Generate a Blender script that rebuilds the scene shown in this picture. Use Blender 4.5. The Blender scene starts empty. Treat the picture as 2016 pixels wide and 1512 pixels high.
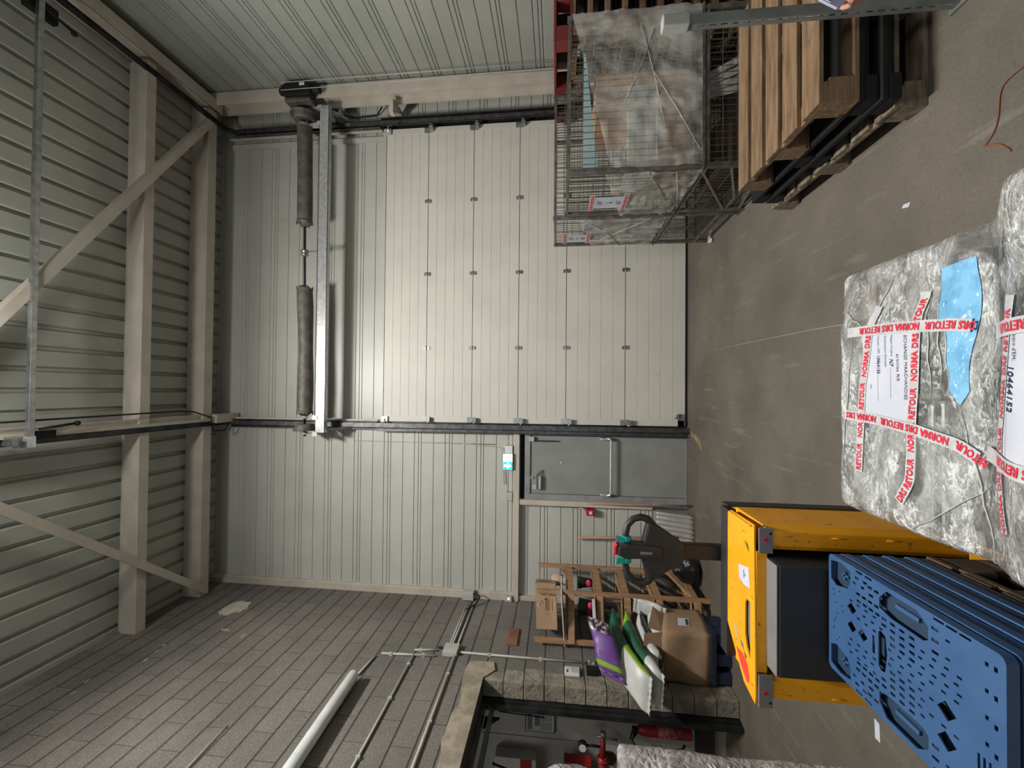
import bpy, bmesh, math, random
from mathutils import Vector, Matrix, noise

random.seed(7)
PI = math.pi
S = bpy.context.scene
COL = S.collection

# ------------------------------------------------------------------ camera
cam_d = bpy.data.cameras.new('camera')
cam_d.sensor_width = 36.0
cam_d.lens = 820.0 * 36.0 / 2016.0
cam_d.clip_start = 0.02
cam = bpy.data.objects.new('camera', cam_d)
COL.objects.link(cam)
cam.matrix_world = Matrix(((0.008984, 0.999867, -0.013646, 0),
                           (0.109089, -0.014545, -0.993926, 0),
                           (-0.993991, 0.007441, -0.109206, 1.69),
                           (0, 0, 0, 1)))
S.camera = cam
# ------------------------------------------------------------------ exposure, world
S.view_settings.view_transform = 'Standard'
S.view_settings.look = 'None'
S.view_settings.exposure = 0.0
S.view_settings.gamma = 1.0
S.view_settings.use_curve_mapping = False
W = bpy.data.worlds.new('world')
S.world = W
W.use_nodes = True
W.node_tree.nodes['Background'].inputs[0].default_value = (0.75, 0.85, 1.0, 1)
W.node_tree.nodes['Background'].inputs[1].default_value = 0.9


def area(name, loc, sx, sy, power, color=(1, 1, 1), rot=(0, 0, 0)):
    l = bpy.data.lights.new(name, 'AREA')
    l.shape = 'RECTANGLE'
    l.size = sx
    l.size_y = sy
    l.energy = power
    l.color = color
    o = bpy.data.objects.new(name, l)
    COL.objects.link(o)
    o.location = loc
    o.rotation_euler = rot
    return o


LAMPS = [(0.25, 1.8), (0.75, -1.2), (0.6, -3.8)]          # hall tube lamps above the frame
for (lx, ly), lp in zip(LAMPS, (370, 45, 30)):
    area('lamp_light', (lx, ly, 6.20), 0.18, 1.5, lp, (1.0, 0.975, 0.925))
for dy in (-.45, .45):                                      # the bare tubes of the front lamp also light the walls
    pl_ = bpy.data.lights.new('tube_light', 'POINT')
    pl_.energy = 62
    pl_.shadow_soft_size = .10
    pl_.color = (1.0, .975, .93)
    po_ = bpy.data.objects.new('tube_light', pl_)
    COL.objects.link(po_)
    po_.location = (LAMPS[0][0], LAMPS[0][1] - .1 + dy, 5.98)
area('rear_fill_light', (-1.0, -6.95, 2.2), 3.4, 3.6, 36, (0.93, 0.97, 1.0), (PI / 2, 0, 0))  # unseen fill light added behind the camera
area('annexe_fill_light', (-4.2, 3.0, 2.9), 0.2, 1.2, 7, (1.0, 0.95, 0.85))  # unseen light added to brighten the annexe, without a fixture


# ------------------------------------------------------------------ materials
def new_mat(name):
    m = bpy.data.materials.new(name)
    m.use_nodes = True
    nt = m.node_tree
    b = nt.nodes['Principled BSDF']
    return m, nt, b


def N(nt, t, **kw):
    n = nt.nodes.new(t)
    for k, v in kw.items():
        setattr(n, k, v)
    return n


def c4(c):
    return (c[0], c[1], c[2], 1)


def srgb(r, g, b):
    f = lambda v: ((v / 255) / 12.92) if v / 255 <= .04045 else (((v / 255) + .055) / 1.055) ** 2.4
    return (f(r), f(g), f(b))


def mat(name, col, rough=.6, metal=0.0, col2=None, scale=6.0, detail=4, lo=.4, hi=.6, bump=0.0, bscale=60.0,
        stretch=(1, 1, 1), spec=None, dirt=None, dirt_scale=3.0, dirt_lo=.58, dirt_hi=.75, coat=0.0, bdist=0.004):
    m, nt, b = new_mat(name)
    b.inputs['Roughness'].default_value = rough
    b.inputs['Metallic'].default_value = metal
    if spec is not None:
        b.inputs['Specular IOR Level'].default_value = spec
    if coat:
        b.inputs['Coat Weight'].default_value = coat
    tc = N(nt, 'ShaderNodeTexCoord')
    mp = N(nt, 'ShaderNodeMapping')
    mp.inputs['Scale'].default_value = stretch
    nt.links.new(tc.outputs['Object'], mp.inputs[0])
    out = None
    if col2 is None:
        col2 = tuple(x * .86 for x in col)
    nz = N(nt, 'ShaderNodeTexNoise')
    nz.inputs['Scale'].default_value = scale
    nz.inputs['Detail'].default_value = detail
    nt.links.new(mp.outputs[0], nz.inputs['Vector'])
    r = N(nt, 'ShaderNodeValToRGB')
    r.color_ramp.elements[0].position = lo
    r.color_ramp.elements[1].position = hi
    r.color_ramp.elements[0].color = c4(col2)
    r.color_ramp.elements[1].color = c4(col)
    nt.links.new(nz.outputs['Fac'], r.inputs[0])
    out = r.outputs[0]
    if dirt is not None:
        nd = N(nt, 'ShaderNodeTexNoise')
        nd.inputs['Scale'].default_value = dirt_scale
        nd.inputs['Detail'].default_value = 7
        nd.inputs['Roughness'].default_value = .65
        nt.links.new(tc.outputs['Object'], nd.inputs['Vector'])
        rd = N(nt, 'ShaderNodeMapRange')
        rd.inputs['From Min'].default_value = dirt_lo
        rd.inputs['From Max'].default_value = dirt_hi
        nt.links.new(nd.outputs['Fac'], rd.inputs['Value'])
        mx = N(nt, 'ShaderNodeMix', data_type='RGBA')
        nt.links.new(rd.outputs[0], mx.inputs['Factor'])
        nt.links.new(out, mx.inputs['A'])
        mx.inputs['B'].default_value = c4(dirt)
        out = mx.outputs['Result']
    nt.links.new(out, b.inputs['Base Color'])
    if bump:
        nb = N(nt, 'ShaderNodeTexNoise')
        nb.inputs['Scale'].default_value = bscale
        nb.inputs['Detail'].default_value = 5
        nt.links.new(mp.outputs[0], nb.inputs['Vector'])
        bp = N(nt, 'ShaderNodeBump')
        bp.inputs['Strength'].default_value = bump
        bp.inputs['Distance'].default_value = bdist
        nt.links.new(nb.outputs['Fac'], bp.inputs['Height'])
        nt.links.new(bp.outputs[0], b.inputs['Normal'])
    return m


def emis(name, col, strength):
    m, nt, b = new_mat(name)
    b.inputs['Base Color'].default_value = c4(col)
    b.inputs['Emission Color'].default_value = c4(col)
    b.inputs['Emission Strength'].default_value = strength
    return m


def film_mat(name, alpha_lo, alpha_hi, tint=(.78, .80, .80), bscale=38, bstr=.7, rough=.12, stretch=(1, 1, 1), mscale=9,
             lo=.38, hi=.62, bdist=.012, metal=0.0, crease=0.0):
    """clear stretch film: partly see-through, crinkled and glossy"""
    m, nt, b = new_mat(name)
    b.inputs['Base Color'].default_value = c4(tint)
    b.inputs['Roughness'].default_value = rough
    b.inputs['Metallic'].default_value = metal
    b.inputs['Coat Weight'].default_value = .8
    b.inputs['Coat IOR'].default_value = 1.8
    b.inputs['Coat Roughness'].default_value = .06
    tc = N(nt, 'ShaderNodeTexCoord')
    mp = N(nt, 'ShaderNodeMapping')
    mp.inputs['Scale'].default_value = stretch
    nt.links.new(tc.outputs['Object'], mp.inputs[0])
    n1 = N(nt, 'ShaderNodeTexNoise')
    n1.inputs['Scale'].default_value = mscale
    n1.inputs['Detail'].default_value = 8
    n1.inputs['Roughness'].default_value = .7
    n1.inputs['Distortion'].default_value = .8
    nt.links.new(mp.outputs[0], n1.inputs['Vector'])
    mr = N(nt, 'ShaderNodeMapRange')
    mr.inputs['From Min'].default_value = lo
    mr.inputs['From Max'].default_value = hi
    mr.inputs['To Min'].default_value = alpha_lo
    mr.inputs['To Max'].default_value = alpha_hi
    nt.links.new(n1.outputs['Fac'], mr.inputs['Value'])
    nt.links.new(mr.outputs[0], b.inputs['Alpha'])
    v = N(nt, 'ShaderNodeTexVoronoi', feature='DISTANCE_TO_EDGE')
    v.inputs['Scale'].default_value = bscale
    nd = N(nt, 'ShaderNodeTexNoise')
    nd.inputs['Scale'].default_value = bscale * .4
    nd.inputs['Detail'].default_value = 6
    nt.links.new(mp.outputs[0], nd.inputs['Vector'])
    va = N(nt, 'ShaderNodeVectorMath', operation='MULTIPLY_ADD')
    va.inputs[1].default_value = (.12, .12, .12)
    nt.links.new(nd.outputs['Color'], va.inputs[0])
    nt.links.new(mp.outputs[0], va.inputs[2])
    nt.links.new(va.outputs[0], v.inputs['Vector'])
    ma = N(nt, 'ShaderNodeMath', operation='ADD')
    nt.links.new(v.outputs['Distance'], ma.inputs[0])
    nt.links.new(nd.outputs['Fac'], ma.inputs[1])
    bp = N(nt, 'ShaderNodeBump')
    bp.inputs['Strength'].default_value = bstr
    bp.inputs['Distance'].default_value = bdist
    nt.links.new(ma.outputs[0], bp.inputs['Height'])
    nt.links.new(bp.outputs[0], b.inputs['Normal'])
    nt.links.new(bp.outputs[0], b.inputs['Coat Normal'])
    if crease:
        # bunched, denser film along the creases is whiter and less see-through
        cr = N(nt, 'ShaderNodeMapRange')
        cr.inputs['From Min'].default_value = .0
        cr.inputs['From Max'].default_value = .22
        cr.inputs['To Min'].default_value = 1.0
        cr.inputs['To Max'].default_value = 0.0
        nt.links.new(v.outputs['Distance'], cr.inputs['Value'])
        n5 = N(nt, 'ShaderNodeTexNoise')
        n5.inputs['Scale'].default_value = bscale * .16
        n5.inputs['Detail'].default_value = 9
        n5.inputs['Roughness'].default_value = .75
        n5.inputs['Distortion'].default_value = 2.0
        nt.links.new(mp.outputs[0], n5.inputs['Vector'])
        r5 = N(nt, 'ShaderNodeMapRange')
        r5.inputs['From Min'].default_value = .47
        r5.inputs['From Max'].default_value = .66
        nt.links.new(n5.outputs['Fac'], r5.inputs['Value'])
        mu = N(nt, 'ShaderNodeMath', operation='MULTIPLY')
        nt.links.new(cr.outputs[0], mu.inputs[0])
        nt.links.new(r5.outputs[0], mu.inputs[1])
        sc_ = N(nt, 'ShaderNodeMath', operation='MULTIPLY')
        sc_.inputs[1].default_value = crease
        nt.links.new(mu.outputs[0], sc_.inputs[0])
        mx = N(nt, 'ShaderNodeMix', data_type='RGBA')
        mx.inputs['A'].default_value = c4(tint)
        mx.inputs['B'].default_value = (.95, .97, .98, 1)
        nt.links.new(sc_.outputs[0], mx.inputs['Factor'])
        nt.links.new(mx.outputs['Result'], b.inputs['Base Color'])
        ad = N(nt, 'ShaderNodeMath', operation='ADD')
        ad.use_clamp = True
        nt.links.new(mr.outputs[0], ad.inputs[0])
        nt.links.new(sc_.outputs[0], ad.inputs[1])
        nt.links.new(ad.outputs[0], b.inputs['Alpha'])
    return m


def brick_mat():
    m, nt, b = new_mat('concrete_block')
    b.inputs['Roughness'].default_value = .95
    tc = N(nt, 'ShaderNodeTexCoord')
    sx = N(nt, 'ShaderNodeSeparateXYZ')
    nt.links.new(tc.outputs['Object'], sx.inputs[0])
    cx = N(nt, 'ShaderNodeCombineXYZ')
    nt.links.new(sx.outputs['Y'], cx.inputs['X'])
    nt.links.new(sx.outputs['Z'], cx.inputs['Y'])
    br = N(nt, 'ShaderNodeTexBrick')
    br.offset = .5
    br.inputs['Scale'].default_value = 1.0
    br.inputs['Brick Width'].default_value = .50
    br.inputs['Row Height'].default_value = .20
    br.inputs['Mortar Size'].default_value = .0048
    br.inputs['Mortar Smooth'].default_value = .25
    br.inputs['Bias'].default_value = 0
    br.inputs['Color1'].default_value = c4((.160, .146, .128))
    br.inputs['Color2'].default_value = c4((.138, .127, .114))
    br.inputs['Mortar'].default_value = c4((.075, .068, .060))
    nt.links.new(cx.outputs[0], br.inputs['Vector'])
    nz = N(nt, 'ShaderNodeTexNoise')
    nz.inputs['Scale'].default_value = 90
    nz.inputs['Detail'].default_value = 6
    nt.links.new(tc.outputs['Object'], nz.inputs['Vector'])
    n2 = N(nt, 'ShaderNodeTexNoise')
    n2.inputs['Scale'].default_value = 1.6
    n2.inputs['Detail'].default_value = 6
    nt.links.new(tc.outputs['Object'], n2.inputs['Vector'])
    mr = N(nt, 'ShaderNodeMapRange')
    mr.inputs['From Min'].default_value = .3
    mr.inputs['From Max'].default_value = .7
    mr.inputs['To Min'].default_value = .72
    mr.inputs['To Max'].default_value = 1.3
    nt.links.new(nz.outputs['Fac'], mr.inputs['Value'])
    m2 = N(nt, 'ShaderNodeMapRange')
    m2.inputs['From Min'].default_value = .3
    m2.inputs['From Max'].default_value = .7
    m2.inputs['To Min'].default_value = .82
    m2.inputs['To Max'].default_value = 1.18
    nt.links.new(n2.outputs['Fac'], m2.inputs['Value'])
    mu = N(nt, 'ShaderNodeMath', operation='MULTIPLY')
    nt.links.new(mr.outputs[0], mu.inputs[0])
    nt.links.new(m2.outputs[0], mu.inputs[1])
    mx = N(nt, 'ShaderNodeVectorMath', operation='SCALE')
    # bed joints: deeper and darker than the upright joints
    q1 = N(nt, 'ShaderNodeMath', operation='MULTIPLY_ADD'); q1.inputs[1].default_value = 5.0; q1.inputs[2].default_value = .5
    nt.links.new(sx.outputs['Z'], q1.inputs[0])
    q2 = N(nt, 'ShaderNodeMath', operation='FRACT'); nt.links.new(q1.outputs[0], q2.inputs[0])
    q3 = N(nt, 'ShaderNodeMath', operation='SUBTRACT'); q3.inputs[1].default_value = .5; nt.links.new(q2.outputs[0], q3.inputs[0])
    q4 = N(nt, 'ShaderNodeMath', operation='ABSOLUTE'); nt.links.new(q3.outputs[0], q4.inputs[0])
    q5 = N(nt, 'ShaderNodeMapRange'); q5.inputs['From Min'].default_value = .028; q5.inputs['From Max'].default_value = .055
    q5.inputs['To Min'].default_value = 1.0; q5.inputs['To Max'].default_value = 0.0
    nt.links.new(q4.outputs[0], q5.inputs['Value'])
    bj = N(nt, 'ShaderNodeMix', data_type='RGBA'); bj.inputs['B'].default_value = c4((.062, .055, .048))
    nt.links.new(q5.outputs[0], bj.inputs['Factor']); nt.links.new(br.outputs['Color'], bj.inputs['A'])
    nt.links.new(bj.outputs['Result'], mx.inputs[0])
    nt.links.new(mu.outputs[0], mx.inputs['Scale'])
    nt.links.new(mx.outputs[0], b.inputs['Base Color'])
    ad = N(nt, 'ShaderNodeMath', operation='MULTIPLY_ADD')
    ad.inputs[1].default_value = -1.5
    nt.links.new(q5.outputs[0], ad.inputs[0])
    nt.links.new(nz.outputs['Fac'], ad.inputs[2])
    bp = N(nt, 'ShaderNodeBump')
    bp.inputs['Strength'].default_value = .8
    bp.inputs['Distance'].default_value = .006
    nt.links.new(ad.outputs[0], bp.inputs['Height'])
    nt.links.new(bp.outputs[0], b.inputs['Normal'])
    return m


M = {}
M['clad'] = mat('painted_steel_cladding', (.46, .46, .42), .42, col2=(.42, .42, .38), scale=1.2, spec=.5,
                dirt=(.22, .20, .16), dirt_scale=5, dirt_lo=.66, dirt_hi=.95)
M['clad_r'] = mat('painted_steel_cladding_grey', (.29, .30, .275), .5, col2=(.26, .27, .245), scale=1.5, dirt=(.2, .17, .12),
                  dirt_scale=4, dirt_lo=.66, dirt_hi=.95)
M['deck'] = mat('roof_deck_steel', (.36, .37, .325), .55, col2=(.32, .33, .29), scale=2)
M['door'] = mat('door_panel_cream', (.56, .535, .475), .5, col2=(.52, .50, .445), scale=1.5, dirt=(.25, .22, .18),
                dirt_scale=4, dirt_lo=.68, dirt_hi=.98)
M['cream'] = mat('cream_paint', (.49, .445, .375), .5, col2=(.43, .39, .33), scale=4, dirt=(.18, .13, .09), dirt_scale=9,
                 dirt_lo=.66, dirt_hi=.85)
M['galv'] = mat('galvanised_steel', (.42, .43, .43), .32, .85, col2=(.30, .31, .31), scale=14, detail=6)
M['galv_d'] = mat('dull_galvanised_steel', (.13, .13, .13), .4, .8, col2=(.08, .08, .082), scale=14)
M['galv_l'] = mat('bright_galvanised_steel', (.62, .63, .63), .30, .6, col2=(.5, .51, .5), scale=20)
M['dark_steel'] = mat('dark_steel', (.055, .057, .06), .4, .7, col2=(.03, .03, .032))
M['spring'] = mat('oiled_spring_steel', (.145, .13, .115), .6, .25, col2=(.09, .082, .075), scale=9)
M['block'] = brick_mat()
M['render'] = mat('lime_render', (.33, .285, .21), .95, col2=(.22, .19, .145), scale=9, detail=8, bump=.6, bscale=40)
M['stone'] = mat('broken_block', (.27, .235, .18), .95, col2=(.16, .145, .12), scale=7, detail=9, bump=1.0, bscale=25,
                 bdist=.015)
M['plinth'] = mat('concrete_plinth', (.2, .185, .16), .95, col2=(.15, .14, .12), scale=6, bump=.4)
M['black'] = mat('black_plastic', (.009, .009, .010), .65, spec=.3)
M['soft_black'] = mat('soft_black_plastic', (.018, .018, .019), .5, bump=.15, bscale=200)
M['darkgrey'] = mat('dark_grey_moulding', (.02, .02, .021), .55, bump=.2, bscale=300)
M['ledge'] = mat('grey_cover', (.17, .172, .165), .55, bump=.1)
M['yellow'] = mat('truck_yellow', (.84, .36, .004), .42, col2=(.76, .32, .004), scale=7, dirt=(.26, .12, .012), dirt_scale=26,
                  dirt_lo=.60, dirt_hi=.68)
M['teal'] = mat('teal_plastic', (.01, .36, .30), .35)
M['red'] = mat('red_plastic', (.42, .015, .03), .35)
M['redpaint'] = mat('red_paint', (.30, .012, .014), .45, col2=(.2, .01, .01))
M['darkred'] = mat('dark_red_plastic', (.14, .018, .018), .5)
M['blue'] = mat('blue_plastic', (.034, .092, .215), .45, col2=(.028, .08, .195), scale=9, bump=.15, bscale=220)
M['blue_shade'] = mat('blue_plastic_shade', (.010, .035, .075), .6)  # darker copy of the blue plastic, shade painted into the recesses
M['navy'] = mat('navy_plastic', (.012, .018, .05), .5)
M['white'] = mat('white_plastic', (.62, .62, .6), .4)
M['offwhite'] = mat('grey_white_plastic', (.42, .42, .39), .45)
M['paper'] = mat('white_paper', (.52, .54, .61), .7, col2=(.47, .49, .56), bump=.2, bscale=12)
M['ink'] = mat('dark_ink', (.05, .05, .07), .7)
M['pen'] = mat('blue_black_pen', (.02, .02, .06), .6)
M['tape'] = mat('white_packing_tape', (.50, .51, .52), .22, col2=(.42, .43, .44), scale=30, bump=.35, bscale=30)
M['redink'] = mat('red_ink', (.66, .02, .055), .35)
M['carton'] = mat('brown_cardboard', (.30, .195, .115), .85, col2=(.25, .16, .095), scale=5)
M['carton2'] = mat('light_brown_cardboard', (.36, .235, .145), .85, col2=(.31, .2, .12), scale=5)
M['cprint'] = mat('brown_print', (.12, .06, .03), .85)
M['wood'] = mat('raw_pine', (.40, .245, .125), .8, col2=(.30, .18, .09), scale=5, detail=7, stretch=(1, 8, 8), bump=.2)
M['wood_rack'] = mat('planed_pine', (.36, .21, .11), .75, col2=(.27, .15, .08), scale=6, stretch=(6, 6, 1))
M['wood_old'] = mat('weathered_pine', (.23, .145, .08), .9, col2=(.11, .065, .035), scale=4, detail=9, stretch=(1, 9, 9), lo=.3,
                    hi=.65, bump=.5, bscale=30, dirt=(.06, .04, .025), dirt_scale=6, dirt_lo=.58, dirt_hi=.8)
M['wood_grey'] = mat('grey_dirty_pine', (.21, .165, .115), .95, col2=(.11, .085, .06), scale=5, detail=8, stretch=(1, 6, 6),
                     bump=.4)
M['wood_dark'] = mat('dark_pallet_wood', (.09, .055, .033), .9, col2=(.05, .03, .02))
M['handle_wood'] = mat('turned_handle_wood', (.36, .22, .14), .6, col2=(.28, .17, .11), scale=8, stretch=(1, 1, .2))
M['wire'] = mat('zinc_wire', (.17, .165, .155), .4, .7)
M['frame'] = mat('cage_frame_steel', (.21, .195, .175), .45, .6, col2=(.12, .11, .10), scale=12)
M['zincpost'] = mat('zinc_plated_angle', (.26, .28, .275), .45, .5, col2=(.2, .22, .215), scale=9)
M['film'] = film_mat('stretch_film', .20, .80, tint=(.56, .58, .575), bscale=44, bstr=1.0, mscale=7, lo=.40, hi=.60, bdist=.013, rough=.07, metal=.15, crease=.9, stretch=(.7, 1.1, 1))
M['cagefilm'] = film_mat('cage_stretch_film', .14, .58, tint=(.82, .82, .76), bscale=12, bstr=.5, mscale=3.2,
                         stretch=(1, 1, .45), lo=.42, hi=.75)
M['bagfilm'] = film_mat('bundle_film', .55, .95, tint=(.42, .38, .38), bscale=22, bstr=1.0, mscale=6, crease=.8)
M['milky'] = mat('milky_plastic', (.40, .41, .39), .35, bump=.3, bscale=14)
M['grey_shovel'] = mat('grey_scoop_plastic', (.235, .225, .205), .35)
M['bag_green'] = mat('green_sack', (.012, .10, .055), .4, col2=(.01, .075, .04), bump=.3, bscale=25)
M['bag_lime'] = mat('lime_sack_print', (.23, .42, .02), .4, bump=.3, bscale=25)
M['bag_white'] = mat('white_sack', (.52, .53, .51), .4, col2=(.45, .46, .44), bump=.5, bscale=18)
M['bag_purple'] = mat('purple_sack', (.15, .06, .27), .4, col2=(.12, .05, .22), bump=.3, bscale=25)
M['bag_black'] = mat('black_bin_liner', (.012, .012, .013), .25, bump=1.0, bscale=14, bdist=.02)
M['bag_foil'] = mat('patterned_sack_end', (.42, .36, .42), .3, col2=(.03, .02, .03), scale=26, lo=.44, hi=.56)
M['skin'] = mat('skin', (.55, .28, .22), .5, bump=.1, bscale=120)
M['phone'] = mat('lilac_phone', (.46, .45, .66), .15, coat=.5)
M['glass_dark'] = mat('dark_lens_glass', (.01, .01, .015), .05)
M['room2'] = mat('annexe_wall_white', (.36, .355, .33), .8, col2=(.30, .30, .28), scale=2)
M['sleeve'] = mat('dark_sleeve', (.02, .02, .022), .9)
M['lightblue'] = mat('light_blue_sheet', (.22, .46, .66), .5, col2=(.18, .40, .60), scale=12)
M['paleblue'] = mat('pale_blue_board', (.36, .50, .52), .6)
M['exit_green'] = emis('exit_sign_green', (.0, .85, .72), 1.5)
M['exit_white'] = emis('exit_sign_white', (.85, 1.0, 1.0), 6.0)
M['led'] = emis('small_led', (.8, .95, 1.0), 3.0)
M['tube_glow'] = emis('lamp_tube_glow', (1.0, .96, .88), 6.0)
M['outside'] = emis('daylight_strip', (.72, .85, 1.0), 1.6)
M['lamp_off'] = mat('opal_diffuser', (.60, .62, .62), .18, coat=.4)


def floor_mat():
    m, nt, b = new_mat('worn_concrete_floor')
    tc = N(nt, 'ShaderNodeTexCoord')
    n1 = N(nt, 'ShaderNodeTexNoise')
    n1.inputs['Scale'].default_value = 1.1
    n1.inputs['Detail'].default_value = 9
    n1.inputs['Roughness'].default_value = .62
    nt.links.new(tc.outputs['Object'], n1.inputs['Vector'])
    r = N(nt, 'ShaderNodeValToRGB')
    r.color_ramp.elements[0].position = .34
    r.color_ramp.elements[0].color = c4((.082, .070, .055))
    r.color_ramp.elements[1].position = .68
    r.color_ramp.elements[1].color = c4((.142, .124, .100))
    nt.links.new(n1.outputs['Fac'], r.inputs[0])
    mp = N(nt, 'ShaderNodeMapping')
    mp.inputs['Rotation'].default_value = (0, 0, .5)
    mp.inputs['Scale'].default_value = (9, 1.2, 1)
    nt.links.new(tc.outputs['Object'], mp.inputs[0])
    n2 = N(nt, 'ShaderNodeTexNoise')
    n2.inputs['Scale'].default_value = 1.6
    n2.inputs['Detail'].default_value = 9
    nt.links.new(mp.outputs[0], n2.inputs['Vector'])
    mr = N(nt, 'ShaderNodeMapRange')
    mr.inputs['From Min'].default_value = .60
    mr.inputs['From Max'].default_value = .80
    mr.inputs['To Max'].default_value = .5
    nt.links.new(n2.outputs['Fac'], mr.inputs['Value'])
    mx = N(nt, 'ShaderNodeMix', data_type='RGBA')
    nt.links.new(mr.outputs[0], mx.inputs['Factor'])
    nt.links.new(r.outputs[0], mx.inputs['A'])
    mx.inputs['B'].default_value = c4((.26, .24, .205))
    n3 = N(nt, 'ShaderNodeTexNoise')
    n3.inputs['Scale'].default_value = 70
    n3.inputs['Detail'].default_value = 4
    nt.links.new(tc.outputs['Object'], n3.inputs['Vector'])
    m3 = N(nt, 'ShaderNodeMapRange')
    m3.inputs['From Min'].default_value = .3
    m3.inputs['From Max'].default_value = .7
    m3.inputs['To Min'].default_value = .86
    m3.inputs['To Max'].default_value = 1.14
    nt.links.new(n3.outputs['Fac'], m3.inputs['Value'])
    sc = N(nt, 'ShaderNodeVectorMath', operation='SCALE')
    nt.links.new(mx.outputs['Result'], sc.inputs[0])
    nt.links.new(m3.outputs[0], sc.inputs['Scale'])
    nt.links.new(sc.outputs[0], b.inputs['Base Color'])
    b.inputs['Roughness'].default_value = .62
    bp = N(nt, 'ShaderNodeBump')
    bp.inputs['Strength'].default_value = .25
    bp.inputs['Distance'].default_value = .003
    nt.links.new(n3.outputs['Fac'], bp.inputs['Height'])
    nt.links.new(bp.outputs[0], b.inputs['Normal'])
    return m


M['floor'] = floor_mat()


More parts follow.
